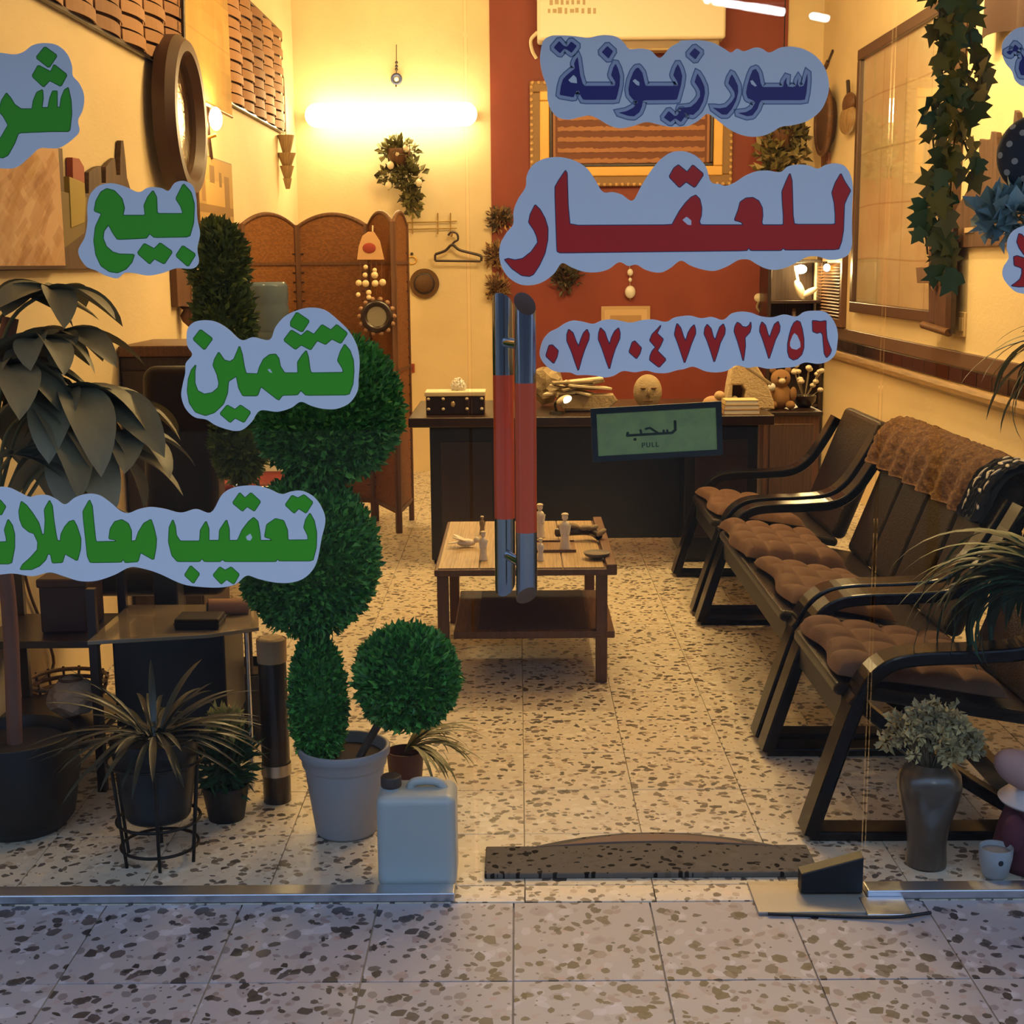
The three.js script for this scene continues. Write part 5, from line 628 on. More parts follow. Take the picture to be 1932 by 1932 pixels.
{ const z = -1.05, c = gz(132, 1370, z), r = rng(63), t = thing('wicker_basket', 'brown wicker basket on the floor by the left wall', 'basket', [c.x, 0, z]); for (let i = 0; i < 9; i++) { const y = .015 + i * .022; part('hoop', new THREE.TorusGeometry(.075 + .005 * i, .0065, 6, 36).rotateX(Math.PI / 2).translate(c.x, y, z), i % 2 ? M.brownWood : M.tanWood, t); } for (let i = 0; i < 16; i++) { const a = i / 16 * 6.283; part('stake', bar([c.x + .075 * Math.cos(a), .005, z + .075 * Math.sin(a)], [c.x + .118 * Math.cos(a), .20, z + .118 * Math.sin(a)], .004, 6), M.brownWood, t); } part('base', cyl(c.x, 0, z, .075, .075, .01), M.brownWood, t); }
{ // red seat with chrome arm
  const z = -3.05, c = gz(505, 905, z), y = c.y, t = thing('chrome_armchair', 'chrome framed chair with a red seat behind the topiary', 'chair', [c.x, 0, z]), a = gz(408, 868, z + .2), b = gz(575, 921, z + .2); part('seat', new RoundedBoxGeometry(.40, .06, .38, 4, .025).translate(c.x, .46, z), std(lin(.16, .012, .010), .6), t); part('backrest', new RoundedBoxGeometry(.40, .30, .04, 4, .018).rotateX(.12).translate(c.x, .72, z - .2), std(lin(.16, .012, .010), .6), t); for (const s of [.2, -.2]) { part('armrest', tube([[a.x - .02, a.y + .06, z + s], [a.x + .01, a.y - .01, z + s], [a.x + .06, a.y - .085, z + s], [a.x + .12, b.y, z + s], [b.x, b.y, z + s], [b.x + .05, b.y - .04, z + s]], .012, 40, 10), M.chrome, t); for (const x of [a.x + .1, b.x + .04]) part('leg', bar([x, .006, z + s], [x, b.y - .01, z + s], .011, 10), M.chrome, t); }
}
// ---------------------------------------------------------------- folding screen and water dispenser
const rattan = canvas(512, 512, (g, W, H) => { const r = rng(64); g.fillStyle = '#85511c'; g.fillRect(0, 0, W, H); for (let y = 0; y < 128; y++) for (let x = 0; x < 64; x++) { g.fillStyle = ['#8e5a22', '#845019', '#966228', '#7a4a18'][(r() * 4) | 0]; g.fillRect(x * 8 + (y % 2) * 4, y * 4, 7, 3); } });
M.rattan = std(lin(.72, .70, .66), .65, 0, { map: rattan });
const screenPts = [[-1.43, -4.4], [-1.195, -4.75], [-.795, -4.65], [-.632, -4.27], [-.595, -4.67]];
const SY = gz(630, 402, -4.7).y, SM = gz(630, 497, -4.7).y;
{
  const t = thing('folding_screen', 'four panel folding screen of brown woven rattan with arched tops', 'screen', [-1.0, 0, -4.55]);
  for (let i = 0; i < 4; i++) {
    const [ax, az] = screenPts[i], [bx, bz] = screenPts[i + 1], L = Math.hypot(bx - ax, bz - az), yaw = -Math.atan2(bz - az, bx - ax), put = (g) => g.rotateY(yaw).translate(ax, 0, az), e = .012;
    const pn = new THREE.Group(); pn.name = 'panel'; t.add(pn); origin.set(pn, origin.get(t));
    const s = new THREE.Shape(); s.moveTo(e, .10); s.lineTo(e, SY - .07); s.quadraticCurveTo(L / 2, SY + .055, L - e, SY - .07); s.lineTo(L - e, .10); part('weave', put(extr(s, .008).translate(0, 0, -.004)), M.rattan, pn);
    for (const x of [e, L - e]) part('stile', put(flat(.022, SY - .06, .026, x, (SY - .06) / 2, 0)), M.brownWood, pn);
    const arc = []; for (let k = 0; k <= 10; k++) { const q = k / 10; arc.push(V(e + (L - 2 * e) * q, SY - .07 + .0625 * 4 * q * (1 - q), 0)); } part('top_rail', put(tube(arc, .012, 20, 8)), M.brownWood, pn);
    for (const y of [SM, .12, .85]) part('rail', put(flat(L - .04, .016, .02, L / 2, y, 0)), M.brownWood, pn);
    const lc = []; for (let k = 0; k < 26; k++) for (const x of [e + .02, L - e - .02]) if (.2 + k * .05 < SY - .12) lc.push(flat(.018, .006, .016, x, .2 + k * .05, 0)); part('lacing', put(merge(lc)), M.darkWood, pn);
  }
}
{ const b = gz(507, 590, -3.95), y0 = gz(507, 652, -3.95).y, y1 = gz(507, 532, -3.95).y, h = y1 - y0, t = thing('water_dispenser', 'white water cooler with an upturned blue bottle before the folding screen', 'dispenser', [b.x, 0, -3.95]); part('bottle', lathe([[0, 0], [.03, 0], [.035, .02], [.09, .06], [.098, .08], [.094, .10], [.098, .12], [.098, h * .62], [.094, h * .66], [.098, h * .7], [.098, h * .93], [.085, h], [0, h]], b.x, y0, -3.95, 36), phys(lin(.12, .17, .24), .15, { transmission: .45, thickness: 0, ior: 1.3 }), t, 'blue plastic bottle'); part('body', new RoundedBoxGeometry(.30, y0 - .01, .30, 4, .03).translate(b.x, (y0 - .01) / 2 + .005, -3.95), M.white, t); for (const s of [-1, 1]) part('tap', bar([b.x + s * .05, y0 - .16, -3.80], [b.x + s * .05, y0 - .16, -3.76], .014, 10), std(s < 0 ? lin(.02, .06, .35) : lin(.4, .02, .02), .4), t); part('drip_tray', box(b.x - .1, b.x + .1, y0 - .36, y0 - .34, -3.81, -3.72, .004), M.black, t); }
{ // hanging plaque with bead strings, on the screen
  const z = -4.25, P = (x, y) => gz(x, y, z), r = rng(65), c = P(700, 478), t = thing('beaded_hanging', 'pale dome shaped hanging with a red motif and strings of beads on the folding screen', 'wall hanging', [c.x, P(700, 560).y, z]); part('plaque', extr(shape2([[674, 490], [677, 465], [684, 445], [695, 437], [706, 438], [717, 455], [725, 490]].map(([a, b]) => { const p = P(a, b); return [p.x, p.y]; })), .008, .001).translate(0, 0, z), std(lin(.52, .30, .14), .7), t); part('motif', ball(P(697, 468).x, P(697, 468).y, z + .010, .034, .026, .004, 14), std(lin(.26, .03, .015), .7), t); part('hook', bar([P(703, 437).x, P(703, 437).y, z], [P(703, 425).x, P(703, 425).y, z], .004, 6), M.cream, t);
  for (let k = 0; k < 5; k++) { const x = 680 + k * 10; part('string', bar(P(x, 490), P(x, 556), .002, 5), M.brownWood, t); } const bm = std(lin(.75, .58, .34), .4); for (const [x, y, s] of [[690, 504, .012], [707, 510, .012], [689, 519, .013], [707, 519, .018], [677, 534, .016], [690, 535, .018], [708, 535, .018], [722, 533, .018], [696, 552, .014], [696, 561, .013], [676, 556, .012]]) { const p = P(x, y); part('bead', ball(p.x, p.y, z + .004, s, s, s * .7, 12), bm, t); }
  const m = P(711, 597), q = thing('sunburst_mirror', 'small round mirror with a knobbed dark rim on the folding screen', 'mirror', [m.x, m.y, z]); part('rim', new THREE.TorusGeometry(.066, .018, 10, 36).translate(m.x, m.y, z), M.darkWood, q); part('glass', new THREE.CylinderGeometry(.052, .052, .008, 32).rotateX(Math.PI / 2).translate(m.x, m.y, z), std(lin(.85, .72, .42), .25, .85), q); for (let i = 0; i < 14; i++) { const a = i / 14 * 6.283; part('knob', ball(m.x + .088 * Math.cos(a), m.y + .088 * Math.sin(a), z, .013, .013, .010, 10), std(lin(.28, .15, .08), .5), q); }
}
// ---------------------------------------------------------------- back wall, yellow part
const B = (x, y, d = .02) => gz(x, y, ZB + d);
{ const p = B(748, 149), t = thing('eye_pendant', 'round blue eye pendant hanging above the tube lamp', 'pendant', [p.x, p.y, ZB]); part('ring', new THREE.TorusGeometry(.028, .010, 8, 26).translate(p.x, p.y, ZB + .02), std(lin(.05, .06, .14), .3), t); part('eye', ball(p.x, p.y, ZB + .02, .016, .016, .008, 12), M.white, t); part('string', bar(B(748, 84), B(748, 140), .0025, 5), M.darkWood, t); for (const y of [118, 125, 131]) { const q = B(748, y); part('bead', ball(q.x, q.y, ZB + .02, .010), M.darkWood, t); } part('tail', bar(B(748, 156), B(747, 164), .006, 6), M.darkWood, t); }
{ // trailing plant basket
  const r = rng(66), p = B(752, 290, .12), t = thing('trailing_plant', 'leafy trailing plant with pale blooms under the tube lamp', 'plant', [p.x, p.y, ZB]); part('basket', lathe([[0, -.08], [.05, -.07], [.075, 0], [.08, .03], [.072, .03], [.045, -.05], [0, -.06]], p.x, p.y, p.z, 20), M.brownWood, t); part('bracket', bar([p.x, p.y + .02, ZB], [p.x, p.y + .02, p.z], .006, 6), M.iron, t); const L = new Leaves(), c = [lin(.14, .13, .035), lin(.10, .095, .025), lin(.19, .17, .06), lin(.07, .06, .015)]; for (const [x, y, a, b, n] of [[750, 285, .11, .07, 170], [770, 330, .09, .10, 130], [775, 368, .06, .10, 100], [735, 330, .07, .06, 60], [780, 395, .03, .05, 30]]) L.shell(B(x, y, .12), a, b, .05, n, .055, .038, c, r, .1); part('foliage', L.geo(), leafMat, t); for (const [x, y] of [[750, 288], [737, 312], [733, 350], [790, 345], [766, 280]]) { const q = B(x, y, .18); part('bloom', ball(q.x, q.y, q.z, .022, .026, .016, 10), M.cream, t); } }
{ const t = thing('coat_rack', 'thin brass wire coat rack on the back wall', 'rack', [B(820, 420).x, B(820, 440).y, ZB]), m = std(lin(.34, .22, .07), .4, .6); for (const y of [420, 433]) part('rail', bar(B(768, y, .03), B(862, y - 3, .03), .005, 6), m, t); for (const x of [778, 826, 850]) part('upright', bar(B(x, 402, .03), B(x, 442, .03), .005, 6), m, t); part('hook', tube([B(850, 440, .03), B(852, 446, .06), B(854, 438, .08)], .005, 12, 6), m, t); }
{ const d = .07, t = thing('clothes_hanger', 'dark wooden clothes hanger on the brass rack', 'hanger', [B(864, 490, d).x, B(864, 490, d).y, ZB]); part('hook', tube([[852, 462], [858, 456], [864, 452], [862, 441], [852, 438], [845, 444]].map(([x, y]) => B(x, y, d)), .007, 30, 8), M.darkWood, t); part('arms', tube([[821, 480], [840, 473], [853, 462], [868, 472], [905, 482], [908, 490]].map(([x, y]) => B(x, y, d)), .009, 34, 8), M.darkWood, t); part('bar', bar(B(821, 492, d), B(907, 493, d), .008), M.darkWood, t); for (const [a, b, c2] of [[821, 480, 492], [908, 489, 493]]) part('end', bar(B(a, b, d), B(a, c2, d), .008), M.darkWood, t); }
{ const p = B(800, 535, .05), t = thing('hanging_hat', 'round dark brown woven hat hung on the back wall', 'hat', [p.x, p.y, ZB]); part('brim', new THREE.CylinderGeometry(.098, .098, .02, 36).rotateX(Math.PI / 2).translate(p.x, p.y, ZB + .012), std(lin(.17, .085, .03), .9, 0, { bumpMap: rep(N.fine, 4), bumpScale: .004 }), t); part('crown', ball(p.x, p.y, ZB + .02, .062, .062, .055, 22), std(lin(.13, .062, .022), .9, 0, { bumpMap: rep(N.fine, 4), bumpScale: .004 }), t); part('band', new THREE.TorusGeometry(.062, .008, 8, 30).translate(p.x, p.y, ZB + .026), M.darkWood, t); }
{ const p = B(777, 491), t = thing('ring_ornament', 'tiny ring ornament between the folding screen and the hanger', 'ornament', [p.x, p.y, ZB]); part('ring', new THREE.TorusGeometry(.030, .005, 8, 26).scale(1, .8, 1).translate(p.x, p.y, ZB + .012), M.gold, t); part('stud', ball(p.x, p.y + .042, ZB + .012, .010), M.darkWood, t); }
{ const p = B(776, 695), t = thing('red_switch', 'small red switch low on the back wall', 'switch', [p.x, p.y, ZB]); part('plate', box(p.x - .022, p.x + .022, p.y - .03, p.y + .03, ZB, ZB + .012), std(lin(.30, .05, .02), .5), t); part('rocker', box(p.x - .010, p.x + .010, p.y - .014, p.y + .014, ZB + .012, ZB + .018), std(lin(.18, .03, .015), .5), t); }
// ---------------------------------------------------------------- back wall, red part
{ // air conditioner
  const d = .235, a = B(1014, 40, d), b = B(1370, 40, d), y0 = B(1190, 74, d).y, y1 = y0 + .33, t = thing('air_conditioner', 'white split air conditioner high on the red wall', 'air conditioner', [(a.x + b.x) / 2, y0 - .05, ZB]);
  part('case', new RoundedBoxGeometry(b.x - a.x, y1 - y0, d - .012, 4, .02).translate((a.x + b.x) / 2, (y0 + y1) / 2, ZB + .012 + (d - .012) / 2), phys(lin(.80, .72, .56), .35), t);
  part('outlet', box(a.x + .03, b.x - .03, y0 - .055, y0 + .01, ZB + .012, ZB + d - .05, .012), std(lin(.30, .21, .12), .5), t); part('flap', box(a.x + .05, b.x - .06, y0 - .062, y0 - .045, ZB + .06, ZB + d - .045, .006), std(lin(.45, .34, .2), .5), t);
  const r = rng(67), mk = []; for (const [y, x0, x1] of [[3, 1040, 1105], [19, 1036, 1122]]) for (let x = x0; x < x1; x += 9 + 3 * r()) { const p = B(x, y + 2 * r(), d); mk.push(flat(.016 + .012 * r(), .022 + .014 * r(), .001, p.x, p.y, ZB + d + .0006)); } part('casing_print', mk, std(lin(.46, .36, .22), .6), t, 'faint worn print on the casing'); part('pipe', tube([B(1015, 60, .1), B(1002, 75, .06), B(1004, 95, .04), B(1012, 110, .02)], .012, 20, 8), M.cream, t);
}
{ // framed calligraphy
  const d = .07, L = B(1000, 250, d).x, Rr = B(1384, 250, d).x, T = B(1190, 150, d).y, Bo = B(1190, 351, d).y, t = thing('gilt_picture_frame', 'wide gilt framed brown calligraphy panel on the red wall', 'picture', [(L + Rr) / 2, Bo, ZB]);
  const rails = (x0, x1, y0, y1, w, z0, z1, m, n) => { for (const g of [box(x0, x1, y1 - w, y1, z0, z1, .008), box(x0, x1, y0, y0 + w, z0, z1, .008), box(x0, x0 + w, y0 + w, y1 - w, z0, z1, .008), box(x1 - w, x1, y0 + w, y1 - w, z0, z1, .008)]) part(n, g, m, t); };
  rails(L, Rr, Bo, T, .072, ZB + .012, ZB + .05, std(lin(.26, .14, .04), .5), 'outer_frame'); rails(L + .064, Rr - .064, Bo + .064, T - .064, .062, ZB + .012, ZB + .062, std(lin(.66, .38, .085), .4, .2), 'gilt_liner'); rails(L + .124, Rr - .124, Bo + .124, T - .124, .022, ZB + .012, ZB + .045, M.darkWood, 'inner_bead');
  const bd = [], n = 34; for (let i = 0; i < n; i++) for (const y of [Bo + .012, T - .012]) bd.push(ball(L + .02 + (Rr - L - .04) * i / (n - 1), y, ZB + .052, .013, .012, .010, 6)); for (let i = 1; i < 17; i++) for (const x of [L + .012, Rr - .012]) bd.push(ball(x, Bo + (T - Bo) * i / 17, ZB + .052, .012, .013, .010, 6)); part('bead_edge', bd, std(lin(.55, .34, .14), .5), t);
  const x0 = L + .14, x1 = Rr - .14, y0 = Bo + .14, y1 = T - .14; part('panel', box(x0, x1, y0, y1, ZB + .012, ZB + .026, .002), std(lin(.16, .045, .014), .6), t); const r = rng(68), rows = 6, rm = std(lin(.36, .15, .055), .55);
  for (let k = 0; k < rows; k++) { const y = y1 - .03 - (y1 - y0 - .05) * k / (rows - 1), s = [], q = 60; for (let i = 0; i <= q; i++) s.push([x0 + .04 + (x1 - x0 - .08) * i / q, y + .012 + .012 * r()]); for (let i = q; i >= 0; i--) s.push([x0 + .04 + (x1 - x0 - .08) * i / q, y - .006 - .006 * r()]); part('script_line', extr(shape2(s), .004).translate(0, 0, ZB + .026), rm, t); } for (const x of [x0 + .018, x1 - .018]) part('border_strip', box(x - .008, x + .008, y0 + .01, y1 - .01, ZB + .026, ZB + .031, .002), rm, t);
}
function wreath(px, py, R0, r0, label, cols, seed) { const r = rng(seed), p = B(px, py, .05), t = thing('dried_wreath', label, 'wreath', [p.x, p.y, ZB], 'dried bunches on the red wall'), L = new Leaves(); L.shell(p, R0, R0 * 1.05, .035, 220, .045, .02, cols, r, .15); part('foliage', L.geo(), leafMat, t); part('twigs', new THREE.TorusGeometry(R0 * .6, .010, 6, 24).translate(p.x, p.y, ZB + .03), M.darkWood, t); part('nail', bar([p.x, p.y + R0 * .6, ZB + .012], [p.x, p.y + R0 * .6, ZB + .05], .004, 5), M.iron, t); }
const DRY = [lin(.36, .22, .09), lin(.24, .14, .06), lin(.14, .08, .035)], DARKDRY = [lin(.07, .055, .025), lin(.045, .03, .015), lin(.09, .075, .035)];
wreath(943, 412, .075, .02, 'dark dried bunch highest at the left edge of the red wall', [...DRY, ...DARKDRY], 71); wreath(938, 480, .07, .02, 'tan dried bunch in the middle at the left edge of the red wall', DRY, 72); wreath(940, 545, .08, .02, 'pale tan dried bunch behind the top of the door handle', DRY, 73); wreath(1068, 522, .10, .02, 'dark green dried bunch under the long red word', DARKDRY, 74);
{ const t = thing('bead_string', 'string of clear glass beads hanging on the red wall', 'ornament', [B(1189, 560).x, B(1189, 560).y, ZB]); part('string', bar(B(1188, 470), B(1189, 566), .002, 5), M.cream, t); const gm = phys(lin(.75, .74, .70), .1, { clearcoat: 1 }); for (const [y, s] of [[497, .014], [514, .020], [528, .012], [551, .036]]) { const p = B(1189, y, .04); part('bead', ball(p.x, p.y, p.z, s, s * 1.2, s, 16), gm, t); } }
{ const a = B(1134, 578, .02), b = B(1226, 660, .02), t = thing('small_framed_print', 'small beige framed print low on the red wall', 'picture', [(a.x + b.x) / 2, b.y, ZB]); part('frame', box(a.x, b.x, b.y, a.y, ZB + .012, ZB + .03, .004), std(lin(.50, .34, .18), .5), t); part('mount', box(a.x + .022, b.x - .022, b.y + .022, a.y - .022, ZB + .028, ZB + .033, .001), std(lin(.60, .42, .24), .7), t); part('print', box(a.x + .06, b.x - .06, b.y + .06, a.y - .06, ZB + .032, ZB + .035, .001), std(lin(.40, .25, .12), .7), t); }
{ const p = B(1432, 562, .04), t = thing('rosette_ornament', 'small beige rosette with a ribbon on the right of the red wall', 'ornament', [p.x, p.y, ZB]); part('rosette', lathe([[0, .02], [.02, .018], [.03, .008], [.028, 0], [0, 0]], 0, 0, 0, 14).rotateX(Math.PI / 2).translate(p.x, p.y, ZB + .014), M.cream, t); part('ribbon', tube([B(1432, 568), B(1428, 580), B(1436, 592)], .008, 14, 6), M.stone, t); }
// ---------------------------------------------------------------- right far corner
{ const x0 = B(1446, 600, .3).x, x1 = XR - .01, z0 = ZB + .01, z1 = ZB + .32, yT = B(1500, 490, .3).y, t = thing('corner_shelf', 'tall dark wooden shelf in the far right corner behind the desk', 'shelf', [(x0 + x1) / 2, 0, (z0 + z1) / 2]); for (const x of [x0, x1 - .025]) part('side', box(x, x + .025, 0, yT, z0, z1, .003), M.darkWood, t); part('back', box(x0 + .02, x1 - .02, 0, yT, z0, z0 + .012, .002), std(lin(.10, .05, .026), .6, 0, { map: rep(N.grain, 2, 2, true) }), t); for (const y of [.08, .45, .80, 1.12, yT - .02]) part('board', box(x0 + .025, x1 - .025, y, y + .02, z0, z1, .003), M.darkWood, t);
  const c = gz(1495, 700, ZB + .2), q = thing('bottle_vase', 'dull brown tall bottle on the corner shelf', 'vase', [c.x, .82, ZB + .2]); part('bottle', lathe([[0, 0], [.04, 0], [.045, .1], [.04, .15], [.015, .2], [.014, .25], [0, .25]], c.x, .82, ZB + .2, 22), std(lin(.22, .13, .08), .4), q); part('stopper', ball(c.x, 1.08, ZB + .2, .014), M.brownWood, q);
  const e = gz(1508, 578, ZB + .24), f = thing('white_figurine', 'white bird figurine leaning on the corner shelf', 'figurine', [e.x, 1.14, ZB + .24]); part('body', ball(0, 0, 0, .03, .07, .03, 16).rotateZ(.4).translate(e.x, 1.14 + .065, ZB + .24), M.cream, f); part('wing', ball(0, 0, 0, .06, .022, .02, 14).rotateZ(.5).translate(e.x + .06, 1.14 + .05, ZB + .25), M.cream, f); part('neck', bar([e.x - .01, 1.25, ZB + .24], [e.x - .035, 1.36, ZB + .24], .010, 8), M.cream, f);
  for (const [px, py, lb, z] of [[1511, 508, 'bright bare bulb above the corner shelf', ZB + .30], [1560, 505, 'small bright bulb on the louvred shutter', 0]]) { const p = z ? gz(px, py, z) : gx(px, py, XR - .07), w = thing('bare_bulb', lb, 'lamp', [p.x, p.y, p.z]); part('bulb', ball(p.x, p.y, p.z, z ? .040 : .022, z ? .030 : .024, z ? .035 : .022, 16), lampMat(lin(1, .88, .62), 8), w); part('socket', z ? bar([p.x + .03, p.y + .0, p.z - .03], [p.x + .03, p.y, ZB + .02], .014, 10) : bar([p.x + .015, p.y, p.z], [XR, p.y, p.z], .012, 10), M.gold, w); const l = new THREE.PointLight(WARM, z ? .9 : .3); l.position.copy(p); l.shadow.radius = 1.2; scene.add(l); }
  const s = thing('white_strip_post', 'white upright corner strip beside the louvred shutter', 'post', [XR - .04, .9, ZB + .34]), sp = gx(1541, 540, XR - .03); part('strip', box(XR - .045, XR - .005, .85, gx(1541, 470, XR - .03).y, sp.z - .02, sp.z + .02, .004), M.cream, s); part('foot', box(XR - .05, XR, .85, .87, sp.z - .025, sp.z + .025, .003), M.cream, s);
}
{ // louvred shutter on the right wall
  const zF = gx(1548, 560, XR).z, zN = gx(1598, 560, XR).z, y0 = .99, y1 = gx(1570, 478, XR).y, t = thing('louvred_shutter', 'brown louvred wooden shutter on the right wall in the far corner', 'shutter', [XR, y0, (zF + zN) / 2]); for (const z of [zF, zN - .05]) part('stile', box(XR - .035, XR, y0, y1, z, z + .05, .004), M.brownWood, t); for (const y of [y0, y1 - .05]) part('rail', box(XR - .034, XR, y, y + .05, zF + .05, zN - .05, .004), M.brownWood, t); const n = 16; for (let i = 0; i < n; i++) part('slat', new THREE.BoxGeometry(.045, .008, zN - zF - .1).rotateZ(.6).translate(XR - .018, y0 + .075 + (y1 - y0 - .15) * i / (n - 1), (zF + zN) / 2), M.brownWood, t); }
{ const r = rng(75), p = gz(1475, 262, -6.2), t = thing('hanging_pot_plant', 'olive leafed plant hanging at the right end of the red wall', 'plant', [p.x, p.y, -6.2]); const L = new Leaves(); for (const [x, y, a, b, n] of [[1480, 255, .14, .09, 150], [1465, 290, .12, .11, 150], [1455, 320, .10, .06, 70], [1505, 285, .05, .10, 50]]) L.shell(gz(x, y, -6.2), a, b, .07, n, .07, .045, [lin(.16, .13, .035), lin(.11, .09, .022), lin(.26, .20, .08), lin(.08, .06, .015)], r, .1); part('foliage', L.geo(), leafMat, t); part('pot', lathe([[0, -.08], [.06, -.07], [.08, .03], [.074, .03], [.05, -.05], [0, -.06]], p.x, p.y + .02, -6.2, 18), M.brownWood, t); part('chain', bar([p.x, p.y + .02, -6.2], [p.x, CH, -6.2], .004, 5), M.iron, t); }
{ // instrument and small boards left of the map
  const t = thing('lute', 'brown lute with a thin neck hung beside the large map', 'instrument', [XR, gx(1595, 240, XR).y, gx(1600, 220, XR).z]); const c1 = gx(1602, 196, XR - .03), c2 = gx(1600, 226, XR - .03); part('upper_bout', ball(XR - .03, c1.y, c1.z, .03, .065, .13, 20), M.brownWood, t); part('lower_bout', ball(XR - .03, c2.y, c2.z, .034, .085, .19, 20), M.tanWood, t); part('neck', bar([XR - .03, c1.y, c1.z], gx(1600, 152, XR - .03), .012, 8), M.darkWood, t);
  const q = thing('basket_tray', 'dark brown woven basket tray hung on the right wall near the corner', 'basket', [XR, gx(1560, 260, XR).y, gx(1555, 230, XR).z]), e = gx(1556, 228, XR - .05); part('tray', new THREE.CylinderGeometry(.20, .14, .06, 30).rotateZ(Math.PI / 2).translate(XR - .035, e.y, e.z), std(lin(.12, .055, .025), .8, 0, { bumpMap: rep(N.fine, 4), bumpScale: .005 }), q); part('rim', new THREE.TorusGeometry(.20, .018, 8, 36).rotateY(Math.PI / 2).translate(XR - .06, e.y, e.z), M.brownWood, q);
  const b = thing('reddish_panel', 'reddish wooden panel under the basket tray', 'panel', [XR, gx(1530, 330, XR).y, gx(1530, 290, XR).z]); part('board', rightPoly([[1549, 290], [1562, 287], [1562, 345], [1549, 350]], .02), std(lin(.24, .09, .05), .6), b); part('batten', rightPoly([[1553, 305], [1559, 304], [1559, 320], [1553, 321]], .026), M.brownWood, b);
  const k = thing('thin_stick', 'thin dark stick hanging slanted on the right wall', 'ornament', [XR, gx(1560, 120, XR).y, gx(1565, 110, XR).z]); part('stick', bar(gx(1571, 95, XR - .01), gx(1557, 128, XR - .01), .007, 6), M.darkWood, k); part('grip', bar(gx(1562, 116, XR - .01), gx(1557, 128, XR - .01), .014, 8), M.brownWood, k);
}
// ---------------------------------------------------------------- right wall
{ // framed map
  const zF = gx(1613, 340, XR - .03).z, zN = gx(1790, 600, XR - .03).z, y1 = gx(1618, 97, XR - .03).y, y0 = gx(1604, 588, XR - .03).y, t = thing('framed_map', 'tall faded beige map under glass in a dark frame on the right wall', 'map', [XR, y0, (zF + zN) / 2]), w = .06;
  const tex = canvas(512, 512, (g, W, H) => { const r = rng(76); g.fillStyle = '#ecdcb8'; g.fillRect(0, 0, W, H); for (let i = 0; i < 150; i++) { g.globalAlpha = .07; g.fillStyle = ['#c8a26c', '#f0dfbc', '#b08e60', '#e0c698'][r() * 4 | 0]; g.beginPath(); g.ellipse(r() * W, r() * H, 20 + 80 * r(), 20 + 60 * r(), r() * 3, 0, 7); g.fill(); } g.globalAlpha = .35; g.strokeStyle = '#8a6840'; g.lineWidth = 3; for (const y of [90, 200, 310, 420]) { g.beginPath(); g.moveTo(0, y); g.bezierCurveTo(150, y - 12, 330, y + 16, W, y - 4); g.stroke(); } for (const x of [130, 260, 390]) { g.beginPath(); g.moveTo(x, 0); g.lineTo(x + 4, H); g.stroke(); } });
  part('back_board', box(XR - .012, XR, y0, y1, zF, zN, .002), M.brownWood, t); part('map_sheet', facing('R', zN - zF - 2 * w + .01, y1 - y0 - 2 * w + .01, (y0 + y1) / 2, (zF + zN) / 2, .0135), std(lin(.9, .9, .9), .8, 0, { map: tex }), t); part('glazing', flat(.003, y1 - y0 - 2 * w, zN - zF - 2 * w, XR - .022, (y0 + y1) / 2, (zF + zN) / 2), phys(lin(.97, .97, .97), .04, { transmission: 1, thickness: 0, ior: 1.45 }), t);
  const fm = phys(lin(.085, .045, .028), .35); for (const g of [box(XR - .04, XR, y1 - w, y1, zF, zN, .006), box(XR - .04, XR, y0, y0 + w, zF, zN, .006), box(XR - .04, XR, y0 + w, y1 - w, zF, zF + w, .006), box(XR - .04, XR, y0 + w, y1 - w, zN - w, zN, .006)]) part('frame', g, fm, t);
}
{ const t = thing('red_brown_scroll', 'red brown hanging scroll with a wooden roller beside the map', 'scroll', [XR, gx(1770, 625, XR).y, gx(1775, 540, XR).z]); part('cloth', rightPoly([[1752, 430], [1792, 430], [1784, 622], [1752, 605]], .016, .05), std(lin(.13, .042, .024), .85, 0, { map: rep(N.grain, 3, 3, true) }), t); part('dark_edge', rightPoly([[1788, 430], [1799, 430], [1793, 630], [1783, 622]], .022, .048), M.darkWood, t); part('roller', bar(gx(1742, 613, XR - .07), gx(1790, 628, XR - .07), .018, 12), M.brownWood, t); part('shelf_block', rightPoly([[1728, 505], [1755, 503], [1755, 534], [1730, 534]], .03, .05), M.brownWood, t); part('rosette', ball(gx(1762, 538, XR - .08).x, gx(1762, 538, XR - .08).y, gx(1762, 538, XR - .08).z, .01, .025, .03, 10), std(lin(.4, .22, .18), .7), t); }
{ const t = thing('skyline_plaque', 'cut-out brown skyline plaque with a tall mast on the right wall', 'plaque', [XR, 1.2, -2]); part('board', rightPoly([[1798, 468], [1925, 462], [1990, 458], [1990, 300], [1940, 260], [1921, 250], [1918, 212], [1914, 208], [1911, 235], [1905, 238], [1895, 260], [1892, 310], [1882, 310], [1880, 250], [1870, 248], [1868, 262], [1862, 264], [1848, 262], [1846, 300], [1840, 330], [1830, 350], [1800, 400]], .02, .003), std(lin(.17, .085, .05), .6, 0, { map: rep(N.grain, 2, 2, true) }), t); const c = gx(1828, 434, XR - .028); part('caption_plate', flat(.006, .022, .12, XR - .026, c.y, c.z), std(lin(.5, .36, .2), .5), t); }
{ const c = gx(1818, 612, XR), t = thing('light_switch', 'cream light switch plate below the skyline plaque', 'switch', [XR, c.y, c.z]); part('plate', box(XR - .012, XR, c.y - .055, c.y + .055, c.z - .045, c.z + .045, .004), std(lin(.62, .46, .24), .5), t); for (const s of [-1, 1]) part('rocker', box(XR - .018, XR - .010, c.y - .03, c.y + .03, c.z + s * .02 - .015, c.z + s * .02 + .015, .003), std(lin(.55, .40, .2), .5), t); }
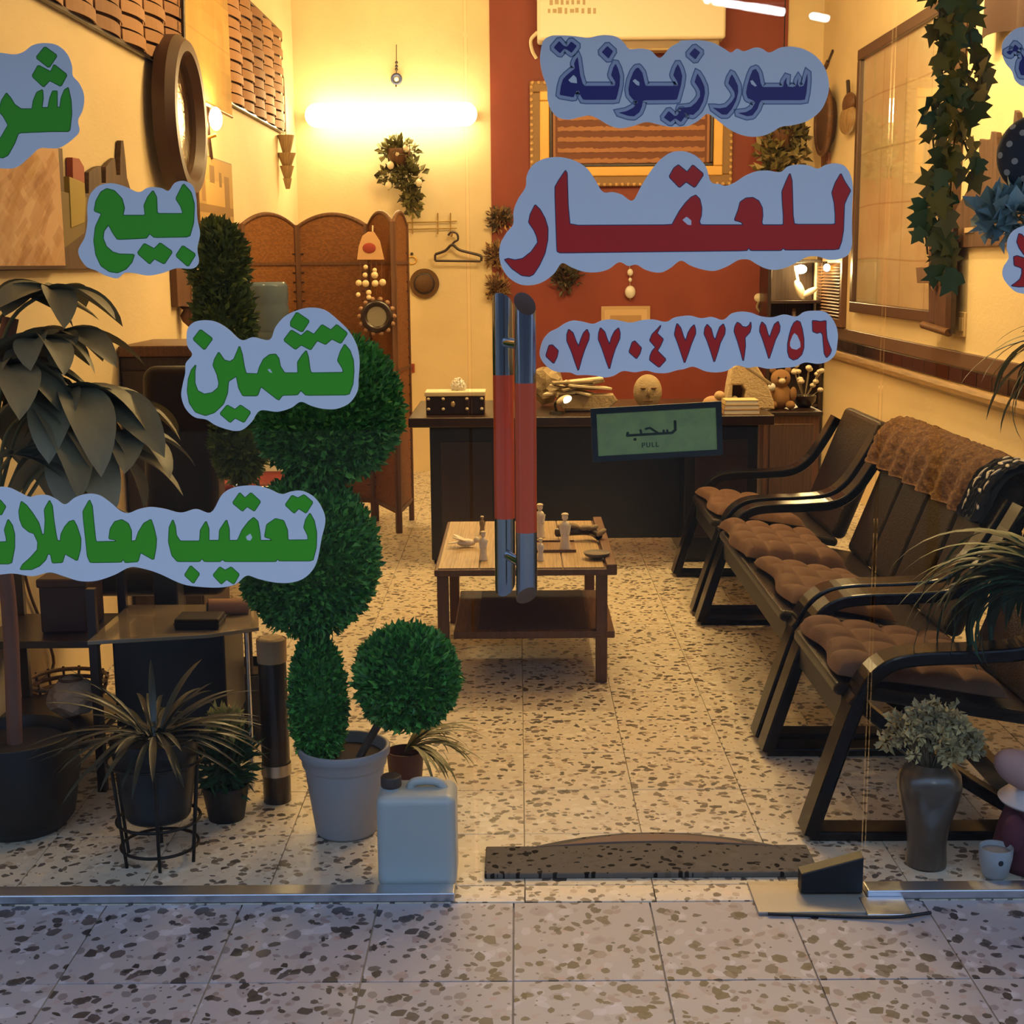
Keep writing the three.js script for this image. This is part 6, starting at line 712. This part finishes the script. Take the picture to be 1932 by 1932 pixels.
{ // dark thing at the upper right: brown fabric valance
  const t = thing('brown_valance', 'dark brown gathered cloth valance at the upper right', 'curtain', [XR, 2.4, -1.6]), m = std(lin(.045, .018, .010), .9, 0, { side: THREE.DoubleSide }), pos = [], idx = [], n = 60, q = 10, a = gx(1858, 0, XR - .05).z, b = -.55; for (let i = 0; i <= n; i++) for (let j = 0; j <= q; j++) { const u = i / n, v = j / q, z = a + (b - a) * u, yb = gx(1895, 70, XR - .05).y + .03 * Math.sin(u * 22); pos.push(XR - .05 - .03 * Math.sin(u * 40) * (.3 + .7 * v), 2.9 + (yb - 2.9) * v, z); } for (let i = 0; i < n; i++) for (let j = 0; j < q; j++) { const k = i * (q + 1) + j; idx.push(k, k + 1, k + q + 1, k + 1, k + q + 2, k + q + 1); } const g = new THREE.BufferGeometry(); g.setAttribute('position', new THREE.Float32BufferAttribute(pos, 3)); g.setIndex(idx); g.computeVertexNormals(); part('cloth', g, m, t); part('rod', bar([XR - .05, 2.9, a - .05], [XR - .05, 2.9, b + .05], .012, 10), M.darkWood, t); }
{ // polka dot bag hanging close to the right pane
  const z = -.35, c = gz(1952, 292, z), t = thing('polka_dot_bag', 'navy polka dot bag with a pale blue ruffle hanging at the right edge', 'bag', [c.x, c.y - .2, z]), rx = .085, ry = .088, r = rng(79); part('bag', ball(c.x, c.y, z, rx, ry, .05, 30), std(lin(.012, .022, .045), .8), t); const dm = std(lin(.30, .34, .38), .9), ds = []; for (let i = 0; i < 60; i++) { const y = 1 - (i + .5) / 60 * 2, a = i * 2.39996, q = Math.sqrt(1 - y * y); if (Math.sin(a) * q < .1) continue; const N0 = V(Math.cos(a) * q, y, Math.sin(a) * q); const g = new THREE.CylinderGeometry(.0072, .0072, .002, 14).applyQuaternion(new THREE.Quaternion().setFromUnitVectors(V(0, 1, 0), V(N0.x / rx, N0.y / ry, N0.z / .05).normalize())).translate(c.x + N0.x * rx, c.y + N0.y * ry, z + N0.z * .05); ds.push(g); } for (const g of ds) part('dot', g, dm, t); const L = new Leaves(); L.shell(V(c.x - .02, c.y - .135, z), .10, .05, .05, 240, .05, .04, [lin(.20, .34, .40), lin(.28, .42, .48), lin(.14, .24, .28)], r, .2); part('ruffle', L.geo(), leafMat, t); part('cord', bar([c.x, c.y + .08, z], [c.x, CH, z], .002, 5), M.black, t); }
renderer.render(scene, camera);
